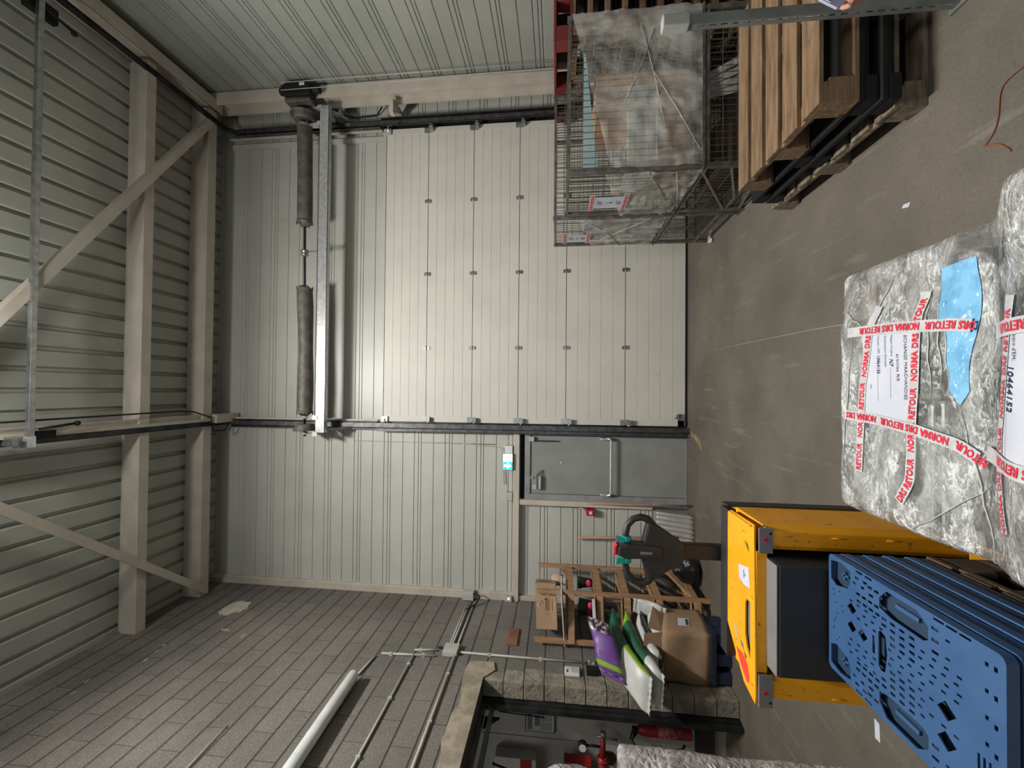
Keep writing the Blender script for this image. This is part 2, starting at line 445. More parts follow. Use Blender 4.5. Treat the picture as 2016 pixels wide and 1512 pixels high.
# ------------------------------------------------------------------ mesh builder
class MB:
    def __init__(s):
        s.v = []
        s.f = []
        s.mi = []
        s.sm = []

    def add(s, vs, fs, mi=0, smooth=False):
        o = len(s.v)
        s.v += [tuple(p) for p in vs]
        for f in fs:
            s.f.append(tuple(o + i for i in f))
            s.mi.append(mi)
            s.sm.append(smooth)
        return s

    def box(s, x0, x1, y0, y1, z0, z1, mi=0):
        if x0 > x1: x0, x1 = x1, x0
        if y0 > y1: y0, y1 = y1, y0
        if z0 > z1: z0, z1 = z1, z0
        vs = [(x0, y0, z0), (x1, y0, z0), (x1, y1, z0), (x0, y1, z0), (x0, y0, z1), (x1, y0, z1), (x1, y1, z1), (x0, y1, z1)]
        return s.add(vs, [(0, 3, 2, 1), (4, 5, 6, 7), (0, 1, 5, 4), (1, 2, 6, 5), (2, 3, 7, 6), (3, 0, 4, 7)], mi)

    def bar(s, a, b, w, h, up=(0, 0, 1), mi=0):
        a = Vector(a); b = Vector(b)
        d = (b - a).normalized()
        u = Vector(up)
        if abs(d.dot(u)) > .98: u = Vector((0, 1, 0))
        r = d.cross(u).normalized()
        u = r.cross(d).normalized()
        vs = []
        for p in (a, b):
            for i, j in ((-1, -1), (1, -1), (1, 1), (-1, 1)):
                vs.append(p + r * (i * w / 2) + u * (j * h / 2))
        return s.add(vs, [(0, 1, 2, 3), (7, 6, 5, 4), (0, 4, 5, 1), (1, 5, 6, 2), (2, 6, 7, 3), (3, 7, 4, 0)], mi)

    def sweep(s, pts, r, n=10, mi=0, closed=False, caps=True, flat=None):
        pts = [Vector(p) for p in pts]
        m = len(pts)
        rs = r if isinstance(r, (list, tuple)) else [r] * m
        u = None
        vs = []
        for i, p in enumerate(pts):
            if closed:
                d = pts[(i + 1) % m] - pts[i - 1]
            else:
                d = pts[min(i + 1, m - 1)] - pts[max(i - 1, 0)]
            d.normalize()
            if u is None:
                u = Vector((0, 0, 1)) if abs(d.z) < .9 else Vector((1, 0, 0))
            u = (u - d * u.dot(d))
            if u.length < 1e-5: u = Vector((0, 1, 0))
            u.normalize()
            w = d.cross(u)
            for k in range(n):
                a = 2 * PI * k / n
                fx = 1 if flat is None else flat
                vs.append(p + u * math.cos(a) * rs[i] * fx + w * math.sin(a) * rs[i])
        fs = []
        for i in range(m if closed else m - 1):
            j = (i + 1) % m
            for k in range(n):
                l = (k + 1) % n
                fs.append((i * n + k, i * n + l, j * n + l, j * n + k))
        s.add(vs, fs, mi, True)
        if caps and not closed:
            o = len(s.v) - len(vs)
            s.f.append(tuple(o + k for k in reversed(range(n)))); s.mi.append(mi); s.sm.append(False)
            s.f.append(tuple(o + (m - 1) * n + k for k in range(n))); s.mi.append(mi); s.sm.append(False)
        return s

    def cyl(s, a, b, r, n=20, mi=0, r2=None):
        return s.sweep([a, b], [r, r if r2 is None else r2], n, mi)

    def lathe(s, base, axis, prof, n=24, mi=0):
        """prof: list of (dist along axis, radius)"""
        base = Vector(base); ax = Vector(axis).normalized()
        return s.sweep([base + ax * t for t, _ in prof], [max(r, 1e-4) for _, r in prof], n, mi)

    def prism(s, poly, axis, a, b, mi=0):
        """poly: 2D outline; axis 'x','y','z' is the extrusion axis"""
        n = len(poly)
        def P(q, t):
            if axis == 'x': return (t, q[0], q[1])
            if axis == 'y': return (q[0], t, q[1])
            return (q[0], q[1], t)
        vs = [P(q, a) for q in poly] + [P(q, b) for q in poly]
        fs = [tuple(range(n)), tuple(reversed(range(n, 2 * n)))]
        for i in range(n):
            j = (i + 1) % n
            fs.append((i, n + i, n + j, j))
        return s.add(vs, fs, mi)

    def sph(s, c, r, n=12, sc=(1, 1, 1), mi=0):
        vs = []; fs = []
        m = n // 2 + 2
        for i in range(m + 1):
            t = PI * i / m
            for k in range(n):
                a = 2 * PI * k / n
                vs.append((c[0] + r * sc[0] * math.sin(t) * math.cos(a), c[1] + r * sc[1] * math.sin(t) * math.sin(a),
                           c[2] + r * sc[2] * math.cos(t)))
        for i in range(m):
            for k in range(n):
                l = (k + 1) % n
                fs.append((i * n + k, (i + 1) * n + k, (i + 1) * n + l, i * n + l))
        return s.add(vs, fs, mi, True)

    def build(s, name, mats, parent=None, bevel=0.0, kind=None, fix=True):
        me = bpy.data.meshes.new(name)
        off = Vector((0, 0, 0))
        if parent is not None:
            q = parent
            while q is not None:
                off += q.location
                q = q.parent
        me.from_pydata([(p[0] - off.x, p[1] - off.y, p[2] - off.z) for p in s.v], [], s.f)
        if not isinstance(mats, (list, tuple)): mats = [mats]
        for m in mats: me.materials.append(M[m] if isinstance(m, str) else m)
        for p, i, sm in zip(me.polygons, s.mi, s.sm):
            p.material_index = i
            p.use_smooth = sm
        if fix:
            bm = bmesh.new(); bm.from_mesh(me)
            bmesh.ops.recalc_face_normals(bm, faces=bm.faces)
            bm.to_mesh(me); bm.free()
        me.update()
        o = bpy.data.objects.new(name, me)
        COL.objects.link(o)
        if parent is not None: o.parent = parent
        if bevel:
            md = o.modifiers.new('bevel', 'BEVEL')
            md.width = bevel; md.segments = 2; md.limit_method = 'ANGLE'; md.angle_limit = .6
        if kind: o['kind'] = kind
        return o


def tag(o, label, cat, group=None, kind=None):
    o['label'] = label
    o['category'] = cat
    if group: o['group'] = group
    if kind: o['kind'] = kind
    return o


def thing(name, label, cat, loc, group=None):
    o = bpy.data.objects.new(name, None)
    o.empty_display_size = .1
    COL.objects.link(o)
    o.location = loc
    return tag(o, label, cat, group)


def copy_tree(o, label=None):
    def rec(q, par):
        c = q.copy()
        COL.objects.link(c)
        c.parent = par
        for ch in [x for x in bpy.data.objects if x.parent == q]:
            rec(ch, c)
        return c
    r = rec(o, None)
    if label: r['label'] = label
    return r


# ---- 2D shapes with holes (filled curve -> mesh)
def plate(loops, z0, z1, xf=None):
    """first loop outer, others holes; returns verts, faces of a plate between z0 and z1"""
    cu = bpy.data.curves.new('tmp', 'CURVE')
    cu.dimensions = '2D'; cu.fill_mode = 'BOTH'
    cu.extrude = (z1 - z0) / 2
    for lp in loops:
        sp = cu.splines.new('POLY'); sp.points.add(len(lp) - 1)
        for i, q in enumerate(lp): sp.points[i].co = (q[0], q[1], 0, 1)
        sp.use_cyclic_u = True
    o = bpy.data.objects.new('tmp', cu); COL.objects.link(o)
    dg = bpy.context.evaluated_depsgraph_get()
    me = o.evaluated_get(dg).to_mesh()
    vs = [Vector((v.co.x, v.co.y, v.co.z + (z0 + z1) / 2)) for v in me.vertices]
    fs = [tuple(p.vertices) for p in me.polygons]
    if xf: vs = [xf(v) for v in vs]
    o.evaluated_get(dg).to_mesh_clear()
    bpy.data.objects.remove(o); bpy.data.curves.remove(cu)
    return vs, fs


_tc = {}


def text2d(t, bold=0.0, shear=0.0):
    """flat lettering, height of a capital = 1, starting at x=0"""
    k = (t, bold, shear)
    if k in _tc: return _tc[k]
    cu = bpy.data.curves.new('tmp', 'FONT')
    cu.body = t; cu.size = 1.0; cu.offset = bold; cu.shear = shear
    cu.resolution_u = 2
    o = bpy.data.objects.new('tmp', cu); COL.objects.link(o)
    dg = bpy.context.evaluated_depsgraph_get()
    me = o.evaluated_get(dg).to_mesh()
    s = 1 / .70
    vs = [(v.co.x * s, v.co.y * s) for v in me.vertices]
    fs = [tuple(p.vertices) for p in me.polygons]
    o.evaluated_get(dg).to_mesh_clear()
    bpy.data.objects.remove(o); bpy.data.curves.remove(cu)
    w = max([p[0] for p in vs]) if vs else 0
    _tc[k] = (vs, fs, w)
    return _tc[k]


def put_text(mb, t, org, dr, up, h, xs=1.0, bold=0.0, mi=1, shear=0.0, width=None, f=None):
    vs, fs, w = text2d(t, bold, shear)
    if width: xs = width / (w * h)
    org = Vector(org); dr = Vector(dr); up = Vector(up)
    out = []
    for x, y in vs:
        p = org + dr * (x * h * xs) + up * (y * h)
        if f: p = f(p)
        out.append(p)
    mb.add(out, fs, mi)
    return w * h * xs


# ================================================================== SETTING
D = 5.70          # face of the end wall
XL = -2.86        # block wall face
XR = 4.12         # right cladding face
ZR = 6.76         # underside of roof deck


def st(name, mb, m, parent=None, **k):
    return mb.build(name, m, parent, kind='structure' if parent is None else None, **k)


mb = MB(); mb.box(-6.5, 5.0, -7.0, 6.4, -.12, 0)
st('floor', mb, 'floor')


def groove_profile(z0, z1, period=.447, phase=0.0):
    """list of (z, depth) for a horizontal liner tray wall"""
    pts = [(z0, 0)]
    z = math.floor((z0 - phase) / period) * period + phase
    g = []
    while z < z1:
        for c, w in ((0, .012), (.042, .010), (.10, .012), (.272, .009)):
            g.append((z + c, w))
        z += period
    for c, w in sorted(g):
        if c - w > z0 + .003 and c + w < z1 - .003:
            pts += [(c - w, 0), (c - w * .45, .011), (c + w * .45, .011), (c + w, 0)]
    pts.append((z1, 0))
    return pts


def clad(mb, plane, u0, u1, z0, z1, pos, sgn, phase=0.0, period=.447):
    pr = groove_profile(z0, z1, period, phase)
    vs = []
    for z, d in pr:
        for u in (u0, u1):
            vs.append((u, pos + sgn * d, z) if plane == 'y' else (pos + sgn * d, u, z))
    fs = [(2 * i, 2 * i + 1, 2 * i + 3, 2 * i + 2) for i in range(len(pr) - 1)]
    mb.add(vs, fs)
    if plane == 'y': mb.box(u0, u1, pos + sgn * .04, pos + sgn * .12, z0, z1)
    else: mb.box(pos + sgn * .04, pos + sgn * .12, u0, u1, z0, z1)


# end wall: openings for the big door and for the personnel door
mb = MB()
clad(mb, 'y', XL - .1, XR + .05, 4.16, ZR, D + .03, 1, .02)
clad(mb, 'y', XL - .1, -.50, 2.27, 4.16, D + .03, 1, .02)
clad(mb, 'y', XL - .1, -1.56, .44, 2.20, D + .03, 1, .02)
clad(mb, 'y', 3.66, XR + .05, .0, 4.16, D + .03, 1, .02)
st('wall_far', mb, 'clad', fix=False)
mb = MB(); mb.box(XL, -1.56, D - .02, D + .2, 0, .44)
st('trim_1', mb, 'plinth')
# right wall
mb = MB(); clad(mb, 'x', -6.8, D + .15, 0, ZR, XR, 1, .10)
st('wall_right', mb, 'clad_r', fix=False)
# left block wall with the wide opening
mb = MB()
mb.box(XL - .16, XL, 4.10, D + .15, 0, ZR)
mb.box(XL - .16, XL, .9, 4.10, 2.40, ZR)
mb.box(XL - .16, XL, -6.8, .9, 0, ZR)
st('wall_left', mb, 'block')
mb = MB(); mb.box(-6.4, -2.8, -7.0, -6.8, 0, ZR); mb.box(.8, 4.4, -7.0, -6.8, 0, ZR); mb.box(-2.8, .8, -7.0, -6.8, 4.1, ZR)   # unseen gap added between, to let the rear fill light in
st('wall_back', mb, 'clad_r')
# roof deck: trapezoidal ribs running away from the camera
mb = MB()
x = XL - .1
prof = []
while x < XR + .1:
    prof += [(x, ZR), (x + .150, ZR), (x + .168, ZR + .045), (x + .192, ZR + .045)]
    x += .21
vs = []
for px, pz in prof:
    vs += [(px, -6.9, pz), (px, D + .15, pz)]
fs = [(2 * i, 2 * i + 1, 2 * i + 3, 2 * i + 2) for i in range(len(prof) - 1)]
mb.add(vs, fs)
mb.box(XL - .2, XR + .15, -6.9, D + .15, ZR + .06, ZR + .12)
st('ceiling', mb, 'deck', fix=False)


def ibeam(mb, axis, a, b, cx, cz, w, h, t=.010, tw=.008):
    """I section; axis x or y; cx = centre on the other horizontal axis, cz = bottom"""
    for (p0, p1, q0, q1) in ((-w / 2, w / 2, 0, t), (-w / 2, w / 2, h - t, h), (-tw / 2, tw / 2, t, h - t)):
        if axis == 'x': mb.box(a, b, cx + p0, cx + p1, cz + q0, cz + q1)
        else: mb.box(cx + p0, cx + p1, a, b, cz + q0, cz + q1)


# roof steelwork
mb = MB(); mb.box(XL, 3.86, 5.20, 5.34, 6.50, ZR)
st('trim_2', mb, 'cream', bevel=.004)
mb = MB(); mb.box(XL, 3.84, 4.33, 4.45, 6.50, ZR - .06); mb.box(XL, 3.84, 4.36, 4.42, ZR - .06, ZR)
st('trim_3', mb, 'cream', bevel=.004)
mb = MB(); ibeam(mb, 'y', -6.8, 5.36, 3.93, 6.44, .14, .30)
st('trim_4', mb, 'cream')
for i, (a, b) in enumerate((((-.3, 2.45, 6.43), (3.62, 5.16, 6.43)), ((-.55, 2.45, 6.43), (-2.78, 5.24, 6.43)))):
    mb = MB()
    mb.bar(a, b, .085, .012)
    d = (Vector(b) - Vector(a)).normalized(); s_ = d.cross(Vector((0, 0, 1))) * .04
    mb.bar(Vector(a) + s_ + Vector((0, 0, .035)), Vector(b) + s_ + Vector((0, 0, .035)), .010, .075)
    st('trim_%d' % (5 + i), mb, 'cream')
# corner column by the right wall
mb = MB()
for (x0, x1, y0, y1) in ((3.93, 4.10, 5.26, 5.275), (3.93, 4.10, 5.485, 5.50), (4.01, 4.02, 5.275, 5.485)):
    mb.box(x0, x1, y0, y1, 0, ZR)
st('trim_7', mb, 'cream')
# stub bracket between column and track
mb = MB(); mb.box(3.74, 3.93, 5.36, 5.46, 3.93, 3.99); mb.box(3.84, 3.90, 5.46, 5.72, 3.90, 3.99)
st('trim_8', mb, 'cream')
# left corner flange of the end wall, with a lip
mb = MB(); mb.box(XL, -2.79, D - .05, D + .03, 2.2, ZR); mb.box(-2.79, -2.77, D - .01, D + .03, 2.2, ZR)
for i in range(30):
    zz = 2.35 + i * .145
    mb.cyl((-2.815, D - .056, zz), (-2.815, D - .05, zz), .006, 8)
st('trim_9', mb, 'cream')
# header above the personnel door, its post and the low rail
mb = MB(); mb.box(XL, -.52, D - .06, D + .05, 2.20, 2.28)
st('trim_10', mb, 'cream', bevel=.004)
mb = MB(); mb.box(-1.56, -1.49, D - .05, D + .1, .44, 2.20); mb.box(XL, -2.80, D - .03, D + .04, .44, 2.2)
st('trim_11', mb, 'cream', bevel=.004)
# black gap above the door leaf
mb = MB(); mb.box(-1.49, -.56, D + .05, D + .09, 2.135, 2.20); mb.box(-1.49, -.52, D + .1, D + .14, 0, 2.2)
st('trim_12', mb, 'black')
# door head lining of the big door
mb = MB(); mb.box(-.50, 3.70, D - .05, D + .05, 4.14, 4.18)
st('trim_13', mb, 'clad')
mb = MB(); mb.box(-.52, 3.72, D - .03, D + .02, 4.18, 4.19); mb.box(3.55, 3.62, D - .01, D + .03, 4.2, 6.55)
st('trim_14', mb, 'clad')
# rendered lintel edge around the opening and broken blocks of the reveal
random.seed(3)
mb = MB()
top = []
for i in range(15):
    yy = 4.32 - i * .10
    top.append((yy, 2.585 + .022 * math.sin(i * .9) + random.uniform(-.012, .012)))
poly = [(4.34, 2.33)] + top + [(2.9, 2.40), (4.10, 2.40), (4.14, 2.36), (4.22, 2.30)]
mb.prism(poly, 'x', XL - .005, XL + .022)
st('trim_15', mb, 'render')
mb = MB()
random.seed(11)
z = 0
while z < 2.36:
    h = .19
    a = .04 + random.uniform(-.015, .02)
    y1 = 4.10 + random.choice((.11, .16, .2, .25))
    mb.box(XL - .155, XL + .004 + random.uniform(0, .005), 4.10 - a * .3, y1, z + .002, min(z + h + .006, 2.4))
    z += .2
o = st('trim_16', mb, 'stone', bevel=.006)
# pale filler patch and white daubs on the block wall
mb = MB()
poly = []
for i in range(26):
    a = 2 * PI * i / 26
    r = 1 + random.uniform(-.13, .13)
    poly.append((5.01 + .165 * r * math.cos(a) - .03 * math.sin(a), 5.82 + .15 * r * math.sin(a)))
mb.prism(poly, 'x', XL - .004, XL + .008)
for (yy, zz, w, h) in ((4.55, 5.56, .02, .12), (4.47, 5.27, .09, .02), (4.2, 6.0, .03, .02), (4.1, 5.98, .05, .015), (3.95, 5.95, .06, .02), (3.6, 6.2, .06, .012), (3.45, 6.15, .05, .012)):
    mb.prism([(yy - w / 2, zz - h / 2), (yy + w / 2, zz - h * .3), (yy + w * .4, zz + h / 2), (yy - w * .3, zz + h * .4)], 'x', XL - .002, XL + .003)
M['filler'] = mat('white_filler', (.50, .46, .39), .9, col2=(.42, .385, .32), scale=12)
st('trim_17', mb, 'filler')
mb = MB(); mb.box(-.56, -.40, D + .0, D + .14, 0, 4.2); st('trim_20', mb, 'dark_steel')
mb = MB(); mb.box(3.60, 3.78, D + .0, D + .14, 0, 4.2); st('trim_21', mb, 'dark_steel')
mb = MB(); mb.box(-.56, 3.78, D + .06, D + .16, 4.0, 4.4); st('trim_22', mb, 'dark_steel')
# door mat strip of daylight under the big door
mb = MB(); mb.box(-.44, 3.66, D + .10, D + .13, 0, .035)
st('trim_18', mb, 'outside')

# annexe seen through the opening
mb = MB(); mb.box(-6.4, XL - .16, 4.40, 4.55, 0, 3.2)
for i in range(8): mb.box(-3.62 - i * .4, -3.63 - i * .4, 4.393, 4.40, .3, 3.1)
st('wall_annexe_far', mb, 'room2')
mb = MB(); mb.box(-6.5, -6.4, .6, 4.4, 0, 3.2); mb.box(-6.4, XL - .16, .6, .7, 0, 3.2)
st('wall_annexe_side', mb, 'room2')
mb = MB(); mb.box(-6.5, XL - .16, .6, 4.5, 3.2, 3.3)
st('ceiling_annexe', mb, 'room2')
mb = MB(); mb.box(-4.6, XL - .24, 4.36, 4.40, .12, .30)
st('baseboard_annexe', mb, 'darkgrey')
# steel frame at the back of the opening
mb = MB()
mb.box(XL - .25, XL - .16, 4.04, 4.14, 0, 2.45)
mb.box(XL - .21, XL - .17, 3.99, 4.04, 0, 2.38)
mb.box(XL - .25, XL - .16, .9, 4.10, 2.36, 2.45)
mb.box(XL - .21, XL - .17, .9, 4.00, 2.27, 2.31)
st('trim_19', mb, 'dark_steel')

# ------------------------------------------------------------------ sectional door (door_1)
door = bpy.data.objects.new('door_1', None); COL.objects.link(door); door.location = (1.6, D, 0)
door['kind'] = 'structure'
seams = [.035, .805, 1.582, 2.228, 2.868, 3.517, 4.135]
for i in range(6):
    z0, z1 = seams[i] + .004, seams[i + 1] - .004
    n = 5
    pr = [(z0 + .0, .0)]
    for k in range(1, n):
        c = z0 + (z1 - z0) * k / n
        pr += [(c - .004, 0), (c - .0015, .004), (c + .0015, .004), (c + .004, 0)]
    pr.append((z1, 0))
    mb = MB()
    vs = []
    for z, d in pr: vs += [(-.445, D - .05 + d, z), (3.665, D - .05 + d, z)]
    mb.add(vs, [(2 * k, 2 * k + 1, 2 * k + 3, 2 * k + 2) for k in range(len(pr) - 1)])
    mb.box(-.445, 3.665, D - .044, D - .005, z0, z1)
    mb.box(-.46, -.385, D - .056, D - .05, z0 + .01, z1 - .01)
    mb.box(3.605, 3.68, D - .056, D - .05, z0 + .01, z1 - .01)
    sec = mb.build('door_section', 'door', door, fix=False)
mb = MB()
for s in seams[1:-1]: mb.box(-.44, 3.66, D - .046, D - .03, s - .004, s + .004)
mb.build('section_joint', 'dark_steel', door)
for i, s in enumerate(seams[1:-1]):
    for hx in (.571, 1.606, 2.632):
        mb = MB()
        mb.box(hx - .022, hx + .022, D - .062, D - .05, s - .045, s - .008)
        mb.box(hx - .022, hx + .022, D - .062, D - .05, s + .008, s + .045)
        mb.cyl((hx - .025, D - .064, s), (hx + .025, D - .064, s), .009, 8)
        for dz in (-.035, .035): mb.cyl((hx, D - .068, s + dz), (hx, D - .062, s + dz), .006, 6)
        mb.build('hinge', 'galv', door)
    for sg, ex in ((-1, -.42), (1, 3.64)):
        mb = MB()
        mb.box(ex - .035, ex + .035, D - .065, D - .05, s - .05, s + .06)
        mb.box(ex - .028, ex + .028, D - .12, D - .065, s - .075, s - .02)
        mb.cyl((ex, D - .10, s - .045), (ex + sg * .09, D - .10, s - .045), .011, 10)
        mb.cyl((ex + sg * .06, D - .10, s - .045), (ex + sg * .085, D - .10, s - .045), .024, 14)
        mb.build('roller_bracket', 'galv', door)
for sg, ex in ((-1, -.42), (1, 3.64)):
    mb = MB(); mb.box(ex - .04, ex + .03, D - .085, D - .05, 4.06, 4.14); mb.cyl((ex, D - .09, 4.10), (ex + sg * .09, D - .09, 4.10), .011, 10)
    mb.build('top_roller_bracket', 'galv_l', door)
mb = MB(); mb.box(-.46, -.30, D - .056, D - .05, .04, .13)
mb.build('corner_plate', 'ledge', door)
mb = MB(); mb.box(-.44, 3.66, D - .052, D - .01, .010, .037)
mb.build('bottom_seal', 'black', door)
mb = MB(); mb.box(-.36, -.34, D - .075, D - .055, .05, .17); mb.box(-.37, -.30, D - .08, D - .06, .12, .15)
mb.build('bottom_bolt', 'galv', door)

# vertical and horizontal tracks
def track(name, x, sg, label):
    t = thing(name, label, 'door track', (x, D - .08, 0))
    mb = MB()
    mb.box(x - .035, x + .035, D - .14, D - .133, 0, 6.36)
    mb.box(x + sg * .03, x + sg * .036, D - .14, D - .06, 0, 6.36)
    mb.box(x - sg * .035, x - sg * .031, D - .14, D - .12, 0, 6.36)
    mb.build('vertical_rail', 'galv_d', t)
    mb = MB()
    mb.box(x + sg * .036, x + sg * .085, D - .075, D - .068, 0, 4.2)
    mb.box(x + sg * .081, x + sg * .086, D - .12, D - .068, 0, 4.2)
    mb.build('mounting_angle', 'galv_d', t)
    mb = MB(); mb.box(x - sg * .05, x + sg * .07, D - .055, D - .045, 4.2, 6.45); mb.box(x - sg * .045, x - sg * .05, D - .13, D - .055, 4.2, 6.45)
    mb.build('upper_guide_plate', 'galv_d', t)
    mb = MB(); mb.box(x - sg * .075, x - sg * .052, D - .07, D - .045, 4.2, 6.55)
    mb.build('edge_strip', 'cream', t)
    mb = MB()
    pts = []
    for k in range(9):
        a = PI / 2 * k / 8
        pts.append((x, D - .11 - .16 * (1 - math.cos(a)), 6.34 + .16 * math.sin(a)))
    pts.append((x, 2.6, 6.50))
    for p, q in zip(pts, pts[1:]): mb.bar(p, q, .06, .022)
    for p, q in zip(pts, pts[1:]): mb.bar(Vector(p) + Vector((sg * .028, 0, .0)), Vector(q) + Vector((sg * .028, 0, .0)), .006, .05)
    mb.build('ceiling_rail', 'dark_steel', t)
    return t


track('door_track', -.51, -1, 'galvanised door track at the left edge of the big cream door, rising to the roof')
track('door_track', 3.73, 1, 'galvanised door track at the right edge of the big cream door, rising to the roof')
t = thing('track_support_angle', 'cream steel angle carrying the left ceiling rail of the big door', 'steel angle', (-.44, 3.9, 6.5))
mb = MB(); mb.box(-.475, -.44, 2.4, 5.62, 6.47, 6.54); mb.box(-.47, -.38, 2.4, 5.62, 6.535, 6.542)
mb.build('angle', 'cream', t)
mb = MB(); mb.box(-.50, -.38, 5.30, 5.69, 6.38, 6.47); mb.box(-.49, -.42, 5.50, 5.70, 6.56, 6.60)
mb.build('end_bracket', 'cream', t)
mb = MB(); mb.box(-.53, -.45, 3.12, 3.16, 6.38, 6.62); mb.box(-.56, -.46, 3.20, 3.30, 6.45, 6.50)
mb.build('hanger_plate', 'galv', t)
mb = MB(); mb.box(-.50, -.42, 3.33, 3.48, 6.44, 6.48); mb.cyl((-.40, 3.32, 6.40), (-.37, 3.62, 6.42), .012, 8); mb.sph((-.37, 3.64, 6.42), .026)
mb.build('limit_stop', 'black', t)
t = thing('cross_tube', 'long galvanised tube spanning between the two ceiling rails', 'steel tube', (1.5, 3.27, 6.42))
mb = MB(); mb.box(-.55, 3.62, 3.245, 3.29, 6.40, 6.445)
mb.build('tube', 'galv', t, bevel=.004)
mb = MB(); mb.box(-.56, -.46, 3.24, 3.295, 6.395, 6.45); mb.build('tube_end', 'galv_l', t)
mb = MB(); mb.box(3.42, 3.56, 3.18, 3.42, 6.44, 6.50); mb.cyl((3.50, 3.2, 6.42), (3.44, 3.5, 6.40), .012, 8); mb.sph((3.43, 3.52, 6.40), .026)
mb.build('spring_bumper', 'black', t)
mb = MB()
mb.sweep([(-.33, 2.3, 6.47), (-.32, 3.5, 6.46), (-.31, 4.8, 6.45), (-.33, 5.0, 6.45), (-.42, 5.25, 6.42), (-.60, 5.3, 6.44), (-.62, 5.45, 6.40), (-.50, 5.5, 6.36)], .009, 8)
tag(mb.build('roof_cable', 'black'), 'thin black cable running beside the left ceiling rail to the purlins', 'cable')

# ------------------------------------------------------------------ counterbalance
sh = thing('spring_shaft', 'door counterbalance shaft with two long coil springs above the big door', 'door spring assembly', (1.6, 5.35, 5.16))
zs = lambda x: 5.118 + (x + .53) * .0165
mb = MB(); mb.cyl((-.66, 5.35, zs(-.66)), (3.92, 5.35, zs(3.92)), .016, 14); mb.build('shaft', 'dark_steel', sh)


def coil(x0, x1, wob):
    mb = MB()
    n = int((x1 - x0) / .013)
    pts = []; rs = []
    for i in range(n * 2 + 1):
        x = x0 + (x1 - x0) * i / (2 * n)
        u = i / (2 * n)
        sag = wob * math.sin(PI * u)
        pts.append((x, 5.35, zs(x) - sag))
        rs.append(.094 + (.0035 if i % 2 else 0) + (.010 * (math.sin(u * 9)) * (wob * 40)))
    mb.sweep(pts, rs, 24)
    return mb


coil(-.32, 1.34, .016).build('torsion_spring', 'spring', sh)
coil(2.28, 3.60, .004).build('torsion_spring', 'spring', sh)
for x in (-.335, 1.355, 2.265, 3.615):
    mb = MB(); s = 1 if x in (1.355,) or x == 3.615 else -1
    mb.lathe((x - s * .03, 5.35, zs(x)), (s, 0, 0), [(0, .098), (.02, .104), (.03, .108), (.05, .07), (.075, .045), (.08, .03)], 24)
    for a in range(6):
        mb.cyl((x, 5.35 + .10 * math.cos(a), zs(x) + .10 * math.sin(a)), (x + s * .03, 5.35 + .1 * math.cos(a), zs(x) + .1 * math.sin(a)), .009, 6)
    mb.build('spring_cone', 'spring', sh)
mb = MB(); mb.lathe((1.80, 5.35, zs(1.8)), (1, 0, 0), [(0, .02), (.01, .036), (.025, .055), (.035, .03), (.06, .03), (.07, .06), (.085, .04), (.1, .02)], 18)
mb.build('shaft_coupling', 'galv', sh)
mb = MB(); mb.box(1.865, 1.875, 5.33, 5.37, 4.93, zs(1.87)); mb.box(1.84, 1.90, 5.34, 5.36, 4.93, 4.95)
mb.lathe((1.85, 5.35, zs(1.87)), (1, 0, 0), [(0, .045), (.04, .045)], 18)
mb.build('centre_bearing_bracket', 'galv', sh)
for x, nm in ((-.53, 'cable_drum'), (3.72, 'cable_drum')):
    mb = MB()
    mb.lathe((x - .05, 5.35, zs(x)), (1, 0, 0), [(0, .15), (.012, .155), (.02, .135), (.03, .142), (.04, .13), (.05, .137), (.06, .12), (.075, .125), (.09, .10)] if x < 0 else
             [(0, .12), (.015, .145), (.03, .14), (.04, .157), (.05, .15), (.06, .165), (.07, .158), (.08, .185), (.09, .18)], 32)
    mb.build(nm, 'spring', sh)
# channel beam below the shaft
bm_ = thing('spring_channel', 'galvanised channel beam below the coil springs of the big door', 'steel beam', (1.6, 5.35, 4.87))
mb = MB()
mb.box(-.60, 3.84, 5.29, 5.296, 4.80, 4.935); mb.box(-.60, 3.84, 5.29, 5.36, 4.929, 4.935); mb.box(-.60, 3.84, 5.29, 5.36, 4.80, 4.806)
mb.build('channel', 'galv_l', bm_)
for x in (-.40, -.62, 3.60, 3.82):
    mb = MB(); mb.prism([(5.28, 4.90), (5.28, 5.0), (5.33, 5.20), (5.38, 5.20), (5.40, 4.90)], 'x', x - .004, x + .004)
    mb.box(x - .03, x + .03, 5.282, 5.288, 4.90, 4.97)
    mb.cyl((x - .02, 5.35, zs(x)), (x + .02, 5.35, zs(x)), .035, 14)
    mb.build('bearing_plate', 'galv_l', bm_)
for x in (-.56, 3.80):
    mb = MB(); mb.bar((x, 5.33, 4.83), (x, 5.68, 4.60), .03, .05); mb.box(x - .03, x + .03, 5.2965, 5.60, 4.82, 4.90)
    mb.build('wall_stay', 'galv', bm_)
# motor with hand chain
mo = thing('door_operator', 'black electric door operator on the right end of the spring shaft', 'motor', (3.98, 5.3, 5.15))
mb = MB()
mb.prism([(3.87, 5.00), (3.91, 4.96), (4.04, 4.99), (4.06, 5.28), (4.01, 5.38), (3.91, 5.38), (3.88, 5.33)], 'y', 5.10, 5.24)
mb.build('housing', 'black', mo, bevel=.012)
mb = MB(); mb.cyl((3.97, 5.17, 4.86), (3.97, 5.17, 4.97), .05, 20)
mb.build('motor_cap', 'black', mo, bevel=.012)
mb = MB(); mb.cyl((3.97, 5.17, 5.38), (3.97, 5.17, 5.42), .045, 16)
mb.build('motor_cap', 'black', mo)
mb = MB(); mb.box(3.83, 3.90, 5.16, 5.30, 5.0, 5.36); mb.build('gear_case', 'spring', mo, bevel=.01)
mb = MB(); mb.box(3.99, 4.03, 5.095, 5.0995, 5.04, 5.11); mb.build('rating_label', 'white', mo)
mb = MB()
